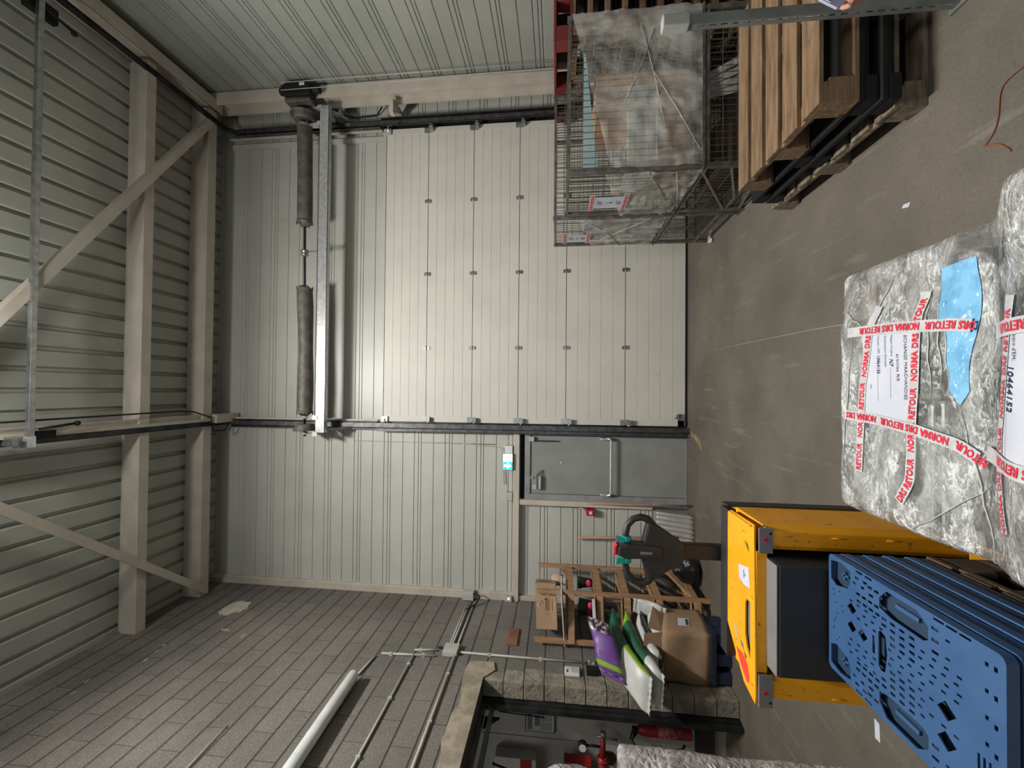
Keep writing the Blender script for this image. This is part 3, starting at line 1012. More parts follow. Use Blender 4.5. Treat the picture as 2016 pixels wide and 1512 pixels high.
mb.sweep([(4.03, 5.08, 5.36), (4.03, 5.08, 1.4)], .0055, 6); mb.sweep([(3.93, 5.08, 5.36), (3.93, 5.08, 1.4)], .0055, 6)
mb.build('hand_chain', 'offwhite', mo)
mb = MB(); mb.cyl((4.02, 5.52, .6), (4.02, 5.52, 4.32), .016, 10)
tag(mb.build('grey_conduit', 'offwhite'), 'vertical conduit beside the right track of the big door', 'conduit')
mb = MB(); mb.sweep([(3.95, 5.42, 5.0), (3.93, 5.6, 4.9), (3.90, 5.67, 4.6), (3.92, 5.68, 4.3), (4.0, 5.62, 4.2)], .010, 8)
tag(mb.build('motor_cable', 'black'), 'black cable looping down from the door operator', 'cable')

# ------------------------------------------------------------------ personnel door (door_2)
pd = bpy.data.objects.new('door_2', None); COL.objects.link(pd); pd.location = (-1.02, D, 0); pd['kind'] = 'structure'
M['door_grey'] = mat('grey_door_paint', (.245, .25, .235), .45, col2=(.215, .22, .205), scale=2.5, dirt=(.10, .085, .07), dirt_scale=3, dirt_lo=.62, dirt_hi=.95)
M['frame_grey'] = mat('grey_frame_paint', (.26, .26, .265), .4, col2=(.2, .2, .2))
mb = MB(); mb.box(-1.405, -.625, D + .0, D + .045, .02, 2.05); mb.build('door_leaf', 'door_grey', pd)
mb = MB(); mb.box(-1.49, -1.41, D - .02, D + .05, 0, 2.13); mb.box(-.615, -.555, D - .02, D + .05, 0, 2.13); mb.box(-1.41, -.615, D - .02, D + .05, 2.055, 2.13)
mb.box(-1.41, -.615, D - .01, D + .05, 0, .018)
mb.build('door_frame', 'frame_grey', pd, bevel=.004)
mb = MB()
mb.sweep([(-1.375, D - .02, 1.035), (-1.39, D - .075, 1.035), (-1.385, D - .08, 1.0), (-1.36, D - .085, .985), (-.66, D - .085, .985), (-.64, D - .08, 1.0), (-.635, D - .075, 1.035), (-.65, D - .02, 1.035)], .016, 12)
mb.build('panic_bar', 'galv_l', pd)
for x in (-1.385, -.645):
    mb = MB(); mb.box(x - .018, x + .018, D - .085, D, .99, 1.12); mb.build('panic_bar_end', 'galv_l', pd, bevel=.012)
mb = MB(); mb.box(-1.34, -1.16, D - .065, D - .002, 1.905, 1.965); mb.build('door_closer', 'offwhite', pd, bevel=.006)
mb = MB(); mb.bar((-1.30, D - .075, 1.97), (-1.06, D - .10, 1.985), .018, .010); mb.bar((-1.06, D - .10, 1.99), (-1.20, D - .04, 2.05), .018, .010)
mb.box(-1.33, -1.27, D - .09, D - .03, 1.965, 2.02)
mb.build('closer_arm', 'galv_l', pd)
mb = MB(); mb.box(-.70, -.635, D - .05, D - .002, 2.0, 2.075); mb.build('door_contact', 'offwhite', pd, bevel=.004)
mb = MB(); mb.box(-.70, -.685, D - .03, D, 1.68, 2.0); mb.build('contact_rail', 'dark_steel', pd)
mb = MB(); mb.cyl((-.98, D - .006, 1.64), (-.98, D, 1.64), .012, 14); mb.build('door_viewer', 'white', pd)

# ------------------------------------------------------------------ signs and small electrics on the end wall
ex = thing('exit_sign', 'lit green and white emergency exit sign with a down arrow above the grey door', 'exit sign', (-.97, 5.68, 2.34))
mb = MB(); mb.box(-1.085, -.865, 5.60, 5.715, 2.285, 2.42); mb.build('sign_housing', 'white', ex, bevel=.006)
mb = MB(); mb.box(-1.075, -.975, 5.592, 5.5995, 2.295, 2.41); mb.build('green_panel', 'exit_green', ex)
mb = MB(); mb.box(-.972, -.875, 5.592, 5.5995, 2.295, 2.41); mb.build('white_panel', 'exit_white', ex)
mb = MB(); mb.prism([(-1.04, 2.40), (-1.01, 2.40), (-1.01, 2.355), (-.983, 2.355), (-1.025, 2.302), (-1.067, 2.355), (-1.04, 2.355)], 'y', 5.586, 5.5915)
mb.build('down_arrow', 'exit_white', ex)
mb = MB(); mb.box(-.865, -.76, 5.62, 5.715, 2.29, 2.40); mb.build('battery_box', 'white', ex, bevel=.006)
mb = MB(); mb.box(-1.51, -1.40, 5.64, 5.73, 2.29, 2.39)
tag(mb.build('junction_box', 'offwhite', bevel=.006), 'small square junction box to the left of the exit sign', 'junction box')
fa = thing('fire_call_point', 'red fire alarm call point on the wall left of the grey door', 'fire alarm', (-1.63, 5.67, 1.26))
mb = MB(); mb.box(-1.665, -1.585, 5.62, 5.72, 1.20, 1.30); mb.build('housing', 'red', fa, bevel=.008)
mb = MB(); mb.box(-1.642, -1.602, 5.614, 5.6195, 1.225, 1.265); mb.build('push_plate', 'white', fa)
mb = MB(); mb.cyl((-1.575, 5.70, 1.28), (-1.575, 5.70, 2.15), .009, 8); mb.sweep([(-1.62, 5.70, 1.30), (-1.60, 5.70, 1.32), (-1.575, 5.70, 1.4)], .008, 8)
tag(mb.build('alarm_conduit', 'offwhite'), 'thin conduit running up from the red fire alarm', 'conduit')
mb = MB(); mb.sweep([(-1.3, 5.70, 2.41), (-.80, 5.70, 2.45), (-.78, 5.70, 2.65), (-.76, 5.70, 3.0)], .006, 6)
mb.sweep([(-.76, 5.715, 2.55), (-.75, 5.715, 4.6)], .005, 6)
tag(mb.build('exit_sign_conduit', 'offwhite'), 'thin conduit rising from the exit sign', 'conduit')
jb = thing('junction_box', 'white junction box with black cables at the left corner of the end wall', 'junction box', (-2.78, 5.66, 2.84))
mb = MB(); mb.box(-2.85, -2.74, 5.56, 5.66, 2.80, 2.95); mb.build('box', 'offwhite', jb, bevel=.006)
mb = MB(); mb.sweep([(-2.77, 5.58, 2.80), (-2.73, 5.54, 2.76), (-2.76, 5.50, 2.70), (-2.83, 5.44, 2.74), (-2.84, 5.3, 2.86)], .010, 8); mb.build('cable_loop', 'black', jb)
jb = thing('emergency_light_block', 'tiny block with a small lit lamp at the left end of the cream header', 'light', (-2.82, 5.6, 2.32))
mb = MB(); mb.box(-2.855, -2.78, 5.60, 5.645, 2.285, 2.37); mb.build('block', 'offwhite', jb, bevel=.004)
mb = MB(); mb.sph((-2.81, 5.597, 2.325), .012, 8); mb.build('lamp', 'led', jb)

# ------------------------------------------------------------------ block wall electrics
jb = thing('junction_box', 'square white junction box in the middle of the block wall, where the conduits meet', 'junction box', (XL, 4.47, 2.80))
mb = MB(); mb.box(XL, XL + .055, 4.39, 4.55, 2.74, 2.90); mb.build('box', 'offwhite', jb, bevel=.006)
mb = MB(); mb.sweep([(XL + .02, 4.47, 2.9), (XL + .03, 4.50, 2.94), (XL + .02, 4.5, 2.97)], .012, 8); mb.build('cable_gland', 'black', jb)


def conduit(pts, label, r=.0115, clips=()):
    t = thing('conduit', label, 'conduit', pts[0])
    mb = MB(); mb.sweep(pts, r, 10); mb.build('tube', 'offwhite', t)
    for c in clips:
        mb = MB(); mb.box(XL, XL + .03, c[0] - .010, c[0] + .010, c[1] - .018, c[1] + .018); mb.build('clip', 'offwhite', t)
    return t


xw = XL + .0145
conduit([(xw, 5.52, 2.862), (xw, 4.55, 2.862)], 'upper of the three parallel conduits running to the corner of the block wall')
conduit([(xw, 5.52, 2.835), (xw, 4.55, 2.835)], 'middle of the three parallel conduits running to the corner of the block wall')
conduit([(xw, 5.48, 2.775), (xw, 4.55, 2.775)], 'lower of the three parallel conduits running to the corner of the block wall')
conduit([(xw, 4.37, 2.97), (xw, 4.34, 3.55)], 'vertical conduit rising from the junction box towards the tube lamp', clips=((4.342, 3.45), (4.365, 3.1)))
conduit([(xw, 4.47, 2.98), (xw, 4.44, 3.22)], 'short vertical conduit just above the junction box', clips=((4.45, 3.15),))
conduit([(xw, 4.29, 3.60), (xw, 3.99, 3.645)], 'short sloping conduit feeding the tube lamp')
conduit([(xw, 4.36, 3.20), (xw, 2.55, 3.20)], 'horizontal conduit below the tube lamp on the block wall', clips=((4.2, 3.2), (3.72, 3.2), (3.1, 3.2)))
conduit([(xw, 4.38, 2.76), (xw, 2.6, 2.75)], 'horizontal conduit just above the rendered lintel', r=.015, clips=((4.1, 2.76), (3.5, 2.755)))
conduit([(xw, 4.46, 2.735), (xw, 4.45, 1.30)], 'vertical conduit dropping from the junction box to the black switch', clips=((4.455, 2.4), (4.452, 1.85)))
conduit([(xw, 3.27, 4.44), (xw, 2.85, 4.42)], 'short thin pale cable run high on the block wall', r=.005)
tl = thing('tube_lamp', 'unlit round white tube lamp fixed along the block wall', 'lamp', (XL + .07, 3.2, 3.62))
mb = MB(); mb.lathe((XL + .085, 3.90, 3.635), (0, -1, -.03), [(0, .03), (.012, .048), (.03, .054), (1.45, .054), (1.47, .03)], 24); mb.build('diffuser', 'lamp_off', tl)
mb = MB(); mb.box(XL, XL + .05, 3.6, 3.64, 3.60, 3.65); mb.box(XL, XL + .05, 2.8, 2.84, 3.58, 3.63); mb.build('wall_clip', 'galv', tl)
kp = thing('thermostat', 'small white room controller on the block wall above the black switch', 'controller', (XL, 4.30, 1.52))
mb = MB(); mb.box(XL, XL + .03, 4.235, 4.355, 1.45, 1.60); mb.build('housing', 'white', kp, bevel=.006)
mb = MB(); mb.box(XL + .03, XL + .032, 4.26, 4.30, 1.567, 1.577); mb.build('display', 'black', kp)
mb = MB()
for i in range(4):
    for j in range(3): mb.box(XL + .03, XL + .033, 4.262 + i * .02, 4.276 + i * .02, 1.470 + j * .022, 1.484 + j * .022)
mb.build('keypad', 'offwhite', kp)
kp = thing('switch_box', 'black switch box with two white buttons beside the purple sack', 'switch', (XL, 4.33, 1.33))
mb = MB(); mb.box(XL, XL + .075, 4.27, 4.39, 1.27, 1.38); mb.build('housing', 'black', kp, bevel=.008)
mb = MB(); mb.box(XL + .075, XL + .079, 4.32, 4.385, 1.285, 1.37); mb.build('face_plate', 'ledge', kp)
for y, z in ((4.37, 1.35), (4.34, 1.31)):
    mb = MB(); mb.cyl((XL + .079, y, z), (XL + .088, y, z), .009, 10); mb.build('push_button', 'white', kp)
mb = MB(); mb.box(XL, XL + .022, 4.66, 4.98, 2.12, 2.24)
M['redwood'] = mat('red_brown_board', (.26, .10, .06), .8, col2=(.18, .07, .045), scale=9)
tag(mb.build('wall_board', 'redwood', bevel=.003), 'short red-brown board screwed to the block wall', 'board')

# ------------------------------------------------------------------ annexe objects
fe = thing('fire_extinguisher', 'red fire extinguisher with a looping black hose on the annexe wall', 'fire extinguisher', (-3.40, 4.3, .42))
mb = MB(); mb.lathe((-3.40, 4.29, .37), (0, 0, 1), [(0, .05), (.02, .055), (.44, .055), (.49, .042), (.52, .02)], 24); mb.build('cylinder', 'redpaint', fe)
mb = MB(); mb.lathe((-3.40, 4.29, .45), (0, 0, 1), [(0, .0565), (.24, .0565)], 24); mb.build('instruction_label', mat('printed_label', (.35, .12, .13), .5, col2=(.22, .02, .02), scale=35), fe)
mb = MB(); mb.box(-3.425, -3.375, 4.25, 4.30, .885, .93); mb.bar((-3.40, 4.27, .93), (-3.46, 4.24, .96), .02, .012); mb.build('valve', 'black', fe)
mb = MB(); mb.sweep([(-3.41, 4.26, .90), (-3.44, 4.2, .95), (-3.50, 4.18, .90), (-3.545, 4.18, .80), (-3.55, 4.2, .68), (-3.52, 4.22, .55), (-3.50, 4.22, .47), (-3.47, 4.24, .44)], .013, 8); mb.build('hose', 'black', fe)
mb = MB(); mb.box(-3.42, -3.38, 4.355, 4.40, .70, .80); mb.build('bracket', 'black', fe)
fe.location.x += .045
fe.location.z -= .0
po = thing('notice_frame', 'framed notice with a plan and small print on the annexe wall', 'notice', (-3.46, 4.39, 1.85))
mb = MB(); mb.box(-3.55, -3.33, 4.380, 4.395, 1.69, 2.00); mb.build('frame', 'black', po)
mb = MB(); mb.box(-3.54, -3.34, 4.374, 4.3795, 1.70, 1.99); mb.build('sheet', 'offwhite', po)
mb = MB(); mb.box(-3.525, -3.355, 4.371, 4.3735, 1.93, 1.975); mb.box(-3.48, -3.38, 4.371, 4.3735, 1.85, 1.90)
for i in range(6): mb.box(-3.525, -3.44, 4.371, 4.3735, 1.83 - i * .02, 1.837 - i * .02); mb.box(-3.43, -3.355, 4.371, 4.3735, 1.83 - i * .02, 1.837 - i * .02)
mb.build('print', mat('notice_print', (.13, .13, .15), .7), po)
sp = thing('sprinkler_riser', 'red sprinkler pipes with a valve and gauge behind the wrapped loads', 'pipe', (-3.75, 4.25, 0))
mb = MB(); mb.cyl((-3.64, 4.25, 1.22), (-3.40, 4.25, 1.22), .028, 14); mb.cyl((-3.90, 4.25, 1.22), (-3.62, 4.25, 1.22), .045, 16); mb.cyl((-3.88, 4.25, 0), (-3.88, 4.25, 1.6), .05, 16)
mb.lathe((-3.66, 4.25, 1.22), (1, 0, 0), [(0, .06), (.02, .06), (.021, .045)], 16); mb.build('pipe', 'redpaint', sp)
mb = MB(); mb.box(-3.80, -3.66, 4.18, 4.30, 1.33, 1.60); mb.build('valve_box', 'redpaint', sp, bevel=.01)
mb = MB(); mb.box(-3.735, -3.70, 4.175, 4.1795, 1.36, 1.42); mb.build('tag', 'white', sp)
mb = MB(); mb.cyl((-3.52, 4.20, 1.42), (-3.52, 4.25, 1.42), .045, 20); mb.cyl((-3.52, 4.24, 1.25), (-3.52, 4.24, 1.38), .012, 8); mb.build('gauge', 'black', sp)
mb = MB(); mb.cyl((-3.52, 4.195, 1.42), (-3.52, 4.20, 1.42), .036, 20); mb.build('gauge_face', 'white', sp)
mb = MB(); mb.sweep([(-3.40, 4.22, 1.30), (-3.40, 4.20, 1.20), (-3.41, 4.20, 1.08)], .009, 8); mb.cyl((-3.40, 4.22, 1.22), (-3.36, 4.22, 1.22), .03, 10); mb.build('valve_lever', 'frame', sp)
ds = thing('round_plate_holder', 'white square holder with a dark round disc beside the sprinkler pipe', 'holder', (-3.72, 4.38, 1.1))
mb = MB(); mb.box(-3.85, -3.62, 4.375, 4.395, 1.03, 1.26); mb.build('backing', 'white', ds)
mb = MB(); mb.cyl((-3.735, 4.365, 1.14), (-3.735, 4.3745, 1.14), .07, 24); mb.build('disc', mat('dark_brown_disc', (.05, .03, .025), .5, col2=(.1, .07, .05), scale=30), ds)
hb = thing('wall_box', 'white box with a red printed panel high on the annexe wall', 'box', (-3.95, 4.35, 1.95))
mb = MB(); mb.box(-4.10, -3.74, 4.26, 4.395, 1.88, 2.30); mb.build('housing', 'offwhite', hb, bevel=.006)
mb = MB(); mb.box(-3.84, -3.745, 4.252, 4.2595, 1.93, 2.04); mb.build('red_panel', 'redpaint', hb)
mb = MB(); mb.cyl((-3.50, 3.9, 2.25), (-3.74, 3.95, 1.55), .010, 8)
mb.sph((-3.495, 3.9, 2.26), .014, 8)
tag(mb.build('hanging_rod', 'dark_steel'), 'dark rod slanting across the annexe opening', 'rod')
bk = MB(); bk.prism([(3.86, 2.36), (4.0, 2.36), (4.0, 2.22)], 'x', XL - .30, XL - .28)
tag(bk.build('corner_gusset', 'dark_steel'), 'dark triangular gusset in the top corner of the steel door frame', 'bracket')
# cable loop above
mb = MB(); mb.sweep([(-3.36, 4.36, 2.28), (-3.37, 4.36, 2.1), (-3.375, 4.36, 1.95), (-3.375, 4.35, 1.80)], .006, 6)
tag(mb.build('annexe_cable', 'black'), 'thin black cable across the framed notice', 'cable')

# hall lamps (above the picture)
for i, (lx, ly) in enumerate(LAMPS):
    t = thing('hall_lamp', 'long ceiling tube lamp above the hall', 'lamp', (lx, ly, 6.3), 'ceiling tube lamps of the hall')
    mb = MB(); mb.box(lx - .10, lx + .10, ly - .8, ly + .8, 6.26, 6.34); mb.build('housing', 'white', t)
    for dx in (-.05, .05):
        mb = MB(); mb.cyl((lx + dx, ly - .75, 6.235), (lx + dx, ly + .75, 6.235), .013, 10); mb.build('tube', 'tube_glow', t)
    for dy in (-.6, .6):
        mb = MB(); mb.cyl((lx, ly + dy, 6.34), (lx, ly + dy, ZR), .005, 6); mb.build('hanger', 'dark_steel', t)
#PART2
# ================================================================== WOODEN RACK and its load
def lerp(a, b, t): return a + (b - a) * t


rk = thing('wooden_rack', 'tall pine rack with slatted sides standing in the left corner', 'rack', (-2.45, 5.05, 0))
RX0, RX1, RY0, RY1 = -3.0 + .19, -2.31, 4.72, 5.38
# front face is angled a little: posts front-right, front-left, back-right, back-left
PO = {'fr': (-2.33, 4.90), 'fl': (-2.80, 4.66), 'br': (-2.30, 5.50), 'bl': (-2.80, 5.45)}
FR = (-2.315, 4.84); FL = (-2.775, 4.68); BR = (-2.27, 5.45); BL = (-2.80, 5.40)
for p, top in ((FR, 1.91), (FL, 1.93), (BR, 1.92), (BL, 1.90)):
    mb = MB(); mb.bar((p[0], p[1], 0), (p[0], p[1], top), .045, .045, up=(1, 0, 0)); mb.build('post', 'wood_rack', rk, bevel=.003)
for z in (1.52, 1.20, .90, .55, .15):
    for a, b, nm in ((FR, FL, 'front_rail'), (FR, BR, 'side_rail'), (FL, BL, 'side_rail'), (BR, BL, 'back_rail')):
        mb = MB()
        oy = -.035 if nm == 'front_rail' else 0
        mb.bar((a[0], a[1] + oy, z), (b[0], b[1] + oy, z), .022, .07); mb.build(nm, 'wood_rack', rk, bevel=.002)
    mb = MB()
    for t in (.12, .6):
        a = Vector((lerp(FR[0], FL[0], t), lerp(FR[1], FL[1], t), z + .045)); b = Vector((lerp(BR[0], BL[0], t), lerp(BR[1], BL[1], t), z + .045))
        mb.bar(a, b, .06, .018)
    mb.bar((FR[0], FR[1], z + .06), (FL[0], FL[1], z + .06), .05, .012)
    mb.build('shelf_slats', 'wood_rack', rk)
mb = MB(); mb.bar((BR[0], BR[1], .30), (FR[0] - .02, FR[1], .12), .03, .06); mb.build('brace', 'wood_rack', rk)
wbd = MB(); wbd.bar((-2.28, 4.86, 1.632), (-2.80, 4.92, 1.595), .50, .012)
tag(wbd.build('white_board', 'white'), 'thin white board lying on the top shelf of the pine rack', 'board')
bb = thing('produce_carton', 'brown printed carton with two handle holes on top of the pine rack', 'carton', (-2.52, 4.9, 1.66))


def xf_box(a, b, z0, tilt=0):
    """a->b bottom front edge; returns function mapping (s, h, d)"""
    a = Vector(a); b = Vector(b); d = (b - a).normalized(); n = Vector((d.y, -d.x, 0))
    return lambda s, h, dep: a + d * s + Vector((0, 0, h)) - n * (-dep)


fa_ = Vector((-2.70, 4.755, 1.675)); fb_ = Vector((-2.25, 4.90, 1.70))
dv = (fb_ - fa_).normalized(); nv = Vector((dv.y, -dv.x, 0)).normalized(); uv = Vector((0, 0, 1))
L_ = (fb_ - fa_).length


def slot(cx, cy, w, h, n=10):
    p = []
    r = h / 2
    for k in range(n + 1):
        a = -PI / 2 + PI * k / n
        p.append((cx + w / 2 - r + r * math.cos(a), cy + r * math.sin(a)))
    for k in range(n + 1):
        a = PI / 2 + PI * k / n
        p.append((cx - w / 2 + r + r * math.cos(a), cy + r * math.sin(a)))
    return p


HB = .235
vs, fs = plate([[(0, 0), (L_, 0), (L_, HB), (0, HB)], slot(L_ * .33, .10, .035, .06), slot(L_ * .72, .10, .035, .06)], -.003, .003,
               lambda v: fa_ + dv * v.x + uv * v.y + nv * v.z)
mb = MB(); mb.add(vs, fs); mb.build('front_panel', 'carton2', bb)
mb = MB()
q = [fa_, fb_, fb_ - nv * .36, fa_ - nv * .36]
q = [Vector(p) - nv * .004 for p in q]
tq = [p + uv * HB for p in q]
mb.add([q[1], q[2], tq[2], tq[1]], [(0, 1, 2, 3)]); mb.add([q[0], q[3], tq[3], tq[0]], [(0, 1, 2, 3)]); mb.add([q[3], q[2], tq[2], tq[3]], [(0, 1, 2, 3)])
mb.add(q, [(0, 1, 2, 3)]); mb.add([tq[0], tq[1], tq[1] - nv * .08, tq[0] - nv * .08], [(0, 1, 2, 3)])
ob = mb.build('body', 'carton2', bb); md = ob.modifiers.new('s', 'SOLIDIFY'); md.thickness = .004
mb = MB()
F_ = lambda s, h: fa_ + dv * s + uv * h + nv * .0045
for (s0, s1, h0, h1) in ((L_ * .40, L_ * .66, .112, .122), (L_ * .41, L_ * .64, .094, .104), (L_ * .40, L_ * .67, .078, .086), (L_ * .40, L_ * .65, .040, .047), (L_ * .62, L_ * .67, .10, .13), (L_ * .55, L_ * .60, .152, .160), (L_ * .58, L_ * .63, .166, .172)):
    mb.add([F_(s0, h0), F_(s1, h0), F_(s1, h1), F_(s0, h1)], [(0, 1, 2, 3)])
for k in range(5):
    a = fb_ + nv * -.0 + dv * .0005
    h0 = .06 + k * .028
    mb.add([a - nv * .10 + uv * h0, a - nv * .28 + uv * h0, a - nv * .28 + uv * (h0 + .012), a - nv * .10 + uv * (h0 + .012)], [(0, 1, 2, 3)])
mb.build('print', 'cprint', bb)
mb = MB(); mb.sph(F_(L_ * .50, .20), .024, 14, (1.3, .12, .62)); mb.build('round_emblem', 'offwhite', bb)
# bits on the rack shelves
items = [('paper_bundle', 'pale pink crumpled paper bundle at the back of the top rack shelf', 'paper', (-2.33, 5.32, 1.60), (.10, .12, .16), mat('pink_paper', (.50, .36, .30), .8)),
         ('seed_tray', 'dark green pot with pink plant on the second rack shelf', 'plant pot', (-2.45, 4.95, 1.275), (.11, .15, .12), mat('dark_green_plastic', (.01, .035, .02), .6))]
t = thing('paper_bundle', items[0][1], 'paper', (-2.33, 5.28, 1.58))
mb = MB(); mb.sph((-2.36, 5.27, 1.67), .09, 10, (.8, 1.1, .95)); mb.build('sheets', items[0][5], t)
mb = MB(); mb.box(-2.40, -2.32, 5.2, 5.35, 1.583, 1.61); mb.build('folded_edge', 'paper', t)
M['pink'] = mat('bright_pink_lid', (.62, .03, .10), .4)
for (n_, lb, x, y) in (('planter', 'dark green planter with a pink lid at the front of the second rack shelf', -2.48, 4.92), ('planter', 'dark green planter half hidden behind the white tray on the rack', -2.62, 5.08), ('planter', 'pot with a pink lid at the right end of the second rack shelf', -2.36, 5.22)):
    t = thing(n_, lb, 'planter', (x, y, 1.255))
    mb = MB(); mb.lathe((x, y, 1.255), (0, 0, 1), [(0, .03), (.004, .045), (.16, .07), (.17, .075)], 18); mb.build('pot', items[1][5], t)
    mb = MB(); mb.sph((x + .02, y - .09 + .03, 1.30), .034, 12, (1.3, .5, .9)); mb.build('pink_lid', 'pink', t)
wt = MB(); wt.bar((-2.34, 4.78, 1.275), (-2.78, 4.62, 1.262), .08, .028)
tag(wt.build('white_tray', 'white'), 'narrow white tray on the second shelf of the pine rack', 'tray')
for i, (x, y, c, h) in enumerate(((-2.40, 4.92, (.35, .33, .3), .2), (-2.55, 4.86, (.04, .16, .10), .22), (-2.68, 4.84, (.3, .31, .3), .17))):
    t = thing('bottle', ['clear bottle at the right end of the middle rack shelf', 'green bottle in the middle of the middle rack shelf', 'pale bottle at the left end of the middle rack shelf'][i], 'bottle', (x, y, .955))
    mb = MB(); mb.lathe((x, y, .955), (0, 0, 1), [(0, .03), (.01, .04), (h * .65, .04), (h * .8, .018), (h, .018)], 16); mb.build('bottle_body', mat('bottle_plastic', c, .2), t)
    mb = MB(); mb.cyl((x, y, .955 + h), (x, y, .955 + h + .025), .02, 12); mb.build('cap', 'white', t)

# ================================================================== SACKS, CARTON, PALLET at the left
pl = thing('plastic_pallet', 'dark navy plastic pallet under the big brown carton', 'pallet', (-2.35, 4.2, 0))
cx0, cx1, cy0, cy1 = -2.845, -2.36, 4.25, 4.60
mb = MB(); mb.box(cx0, cx1 + .03, cy0 - .02, cy1, .15, .20); mb.build('deck', 'navy', pl, bevel=.006)
for x in (cx0 + .02, (cx0 + cx1) / 2 - .05, cx1 - .09):
    for y in (cy0 + .0, (cy0 + cy1) / 2 - .05, cy1 - .13):
        mb = MB(); mb.box(x, x + .11, y, y + .11, 0, .15); mb.build('foot', 'navy', pl, bevel=.006)
ct = thing('big_carton', 'big sagging brown cardboard carton full of folded white sacks by the opening', 'carton', (-2.55, 4.35, .15))


def carton_pt(u, v, h):
    x = lerp(cx0, cx1 + .06 * v, u); y = lerp(cy0, cy1, v); z = .201 + h * (1 - .26 * v)
    b = .018 * math.sin(PI * u) * math.sin(PI * min(h / .5, 1))
    if v < .01: y -= b + .015 * math.sin(h * 14 + u * 3)
    if u > .99: x += .5 * b + .02 * math.sin(PI * v)
    return (x, y, z)


mb = MB()
HC = .46
for face in ('f', 'r', 'b', 'l'):
    n, m = 12, 8
    vs = []
    for j in range(m + 1):
        for i in range(n + 1):
            u = i / n; h = HC * j / m
            if face == 'f': vs.append(carton_pt(u, 0, h if u < .9 else h))
            if face == 'r': vs.append(carton_pt(1, u, h))
            if face == 'b': vs.append(carton_pt(u, 1, h))
            if face == 'l': vs.append(carton_pt(0, u, h))
    mb.add(vs, [(j * (n + 1) + i, j * (n + 1) + i + 1, (j + 1) * (n + 1) + i + 1, (j + 1) * (n + 1) + i) for j in range(m) for i in range(n)], 0, True)
mb.add([carton_pt(0, 0, 0), carton_pt(1, 0, 0), carton_pt(1, 1, 0), carton_pt(0, 1, 0)], [(0, 1, 2, 3)])
o = mb.build('body', 'carton', ct); md = o.modifiers.new('s', 'SOLIDIFY'); md.thickness = .006
# front flap standing up, side flap folded out
mb = MB()
a = Vector(carton_pt(0.05, 0, HC)); b = Vector(carton_pt(1, 0, HC))
mb.add([a, b, b + Vector((-.015, -.015, .17)), a + Vector((.03, -.03, .19))], [(0, 1, 2, 3)])
o = mb.build('front_flap', 'carton', ct); md = o.modifiers.new('s', 'SOLIDIFY'); md.thickness = .005
mb = MB()
a = Vector(carton_pt(1, .02, HC)); b = Vector(carton_pt(1, .9, HC))
mb.add([a, b, b + Vector((.05, 0, .12)), a + Vector((.03, .0, .13))], [(0, 1, 2, 3)])
o = mb.build('side_flap', 'carton', ct); md = o.modifiers.new('s', 'SOLIDIFY'); md.thickness = .005
mb = MB()
P = lambda v, h: Vector(carton_pt(1, v, h)) + Vector((.008, 0, 0))
mb.add([P(.22, .18), P(.50, .18), P(.50, .30), P(.22, .30)], [(0, 1, 2, 3)]); mb.build('address_label', 'paper', ct)
mb = MB(); mb.add([P(.25, .19) + Vector((.001, 0, 0)), P(.47, .19) + Vector((.001, 0, 0)), P(.47, .22) + Vector((.001, 0, 0)), P(.25, .22) + Vector((.001, 0, 0))], [(0, 1, 2, 3)]); mb.build('barcode', 'ink', ct)


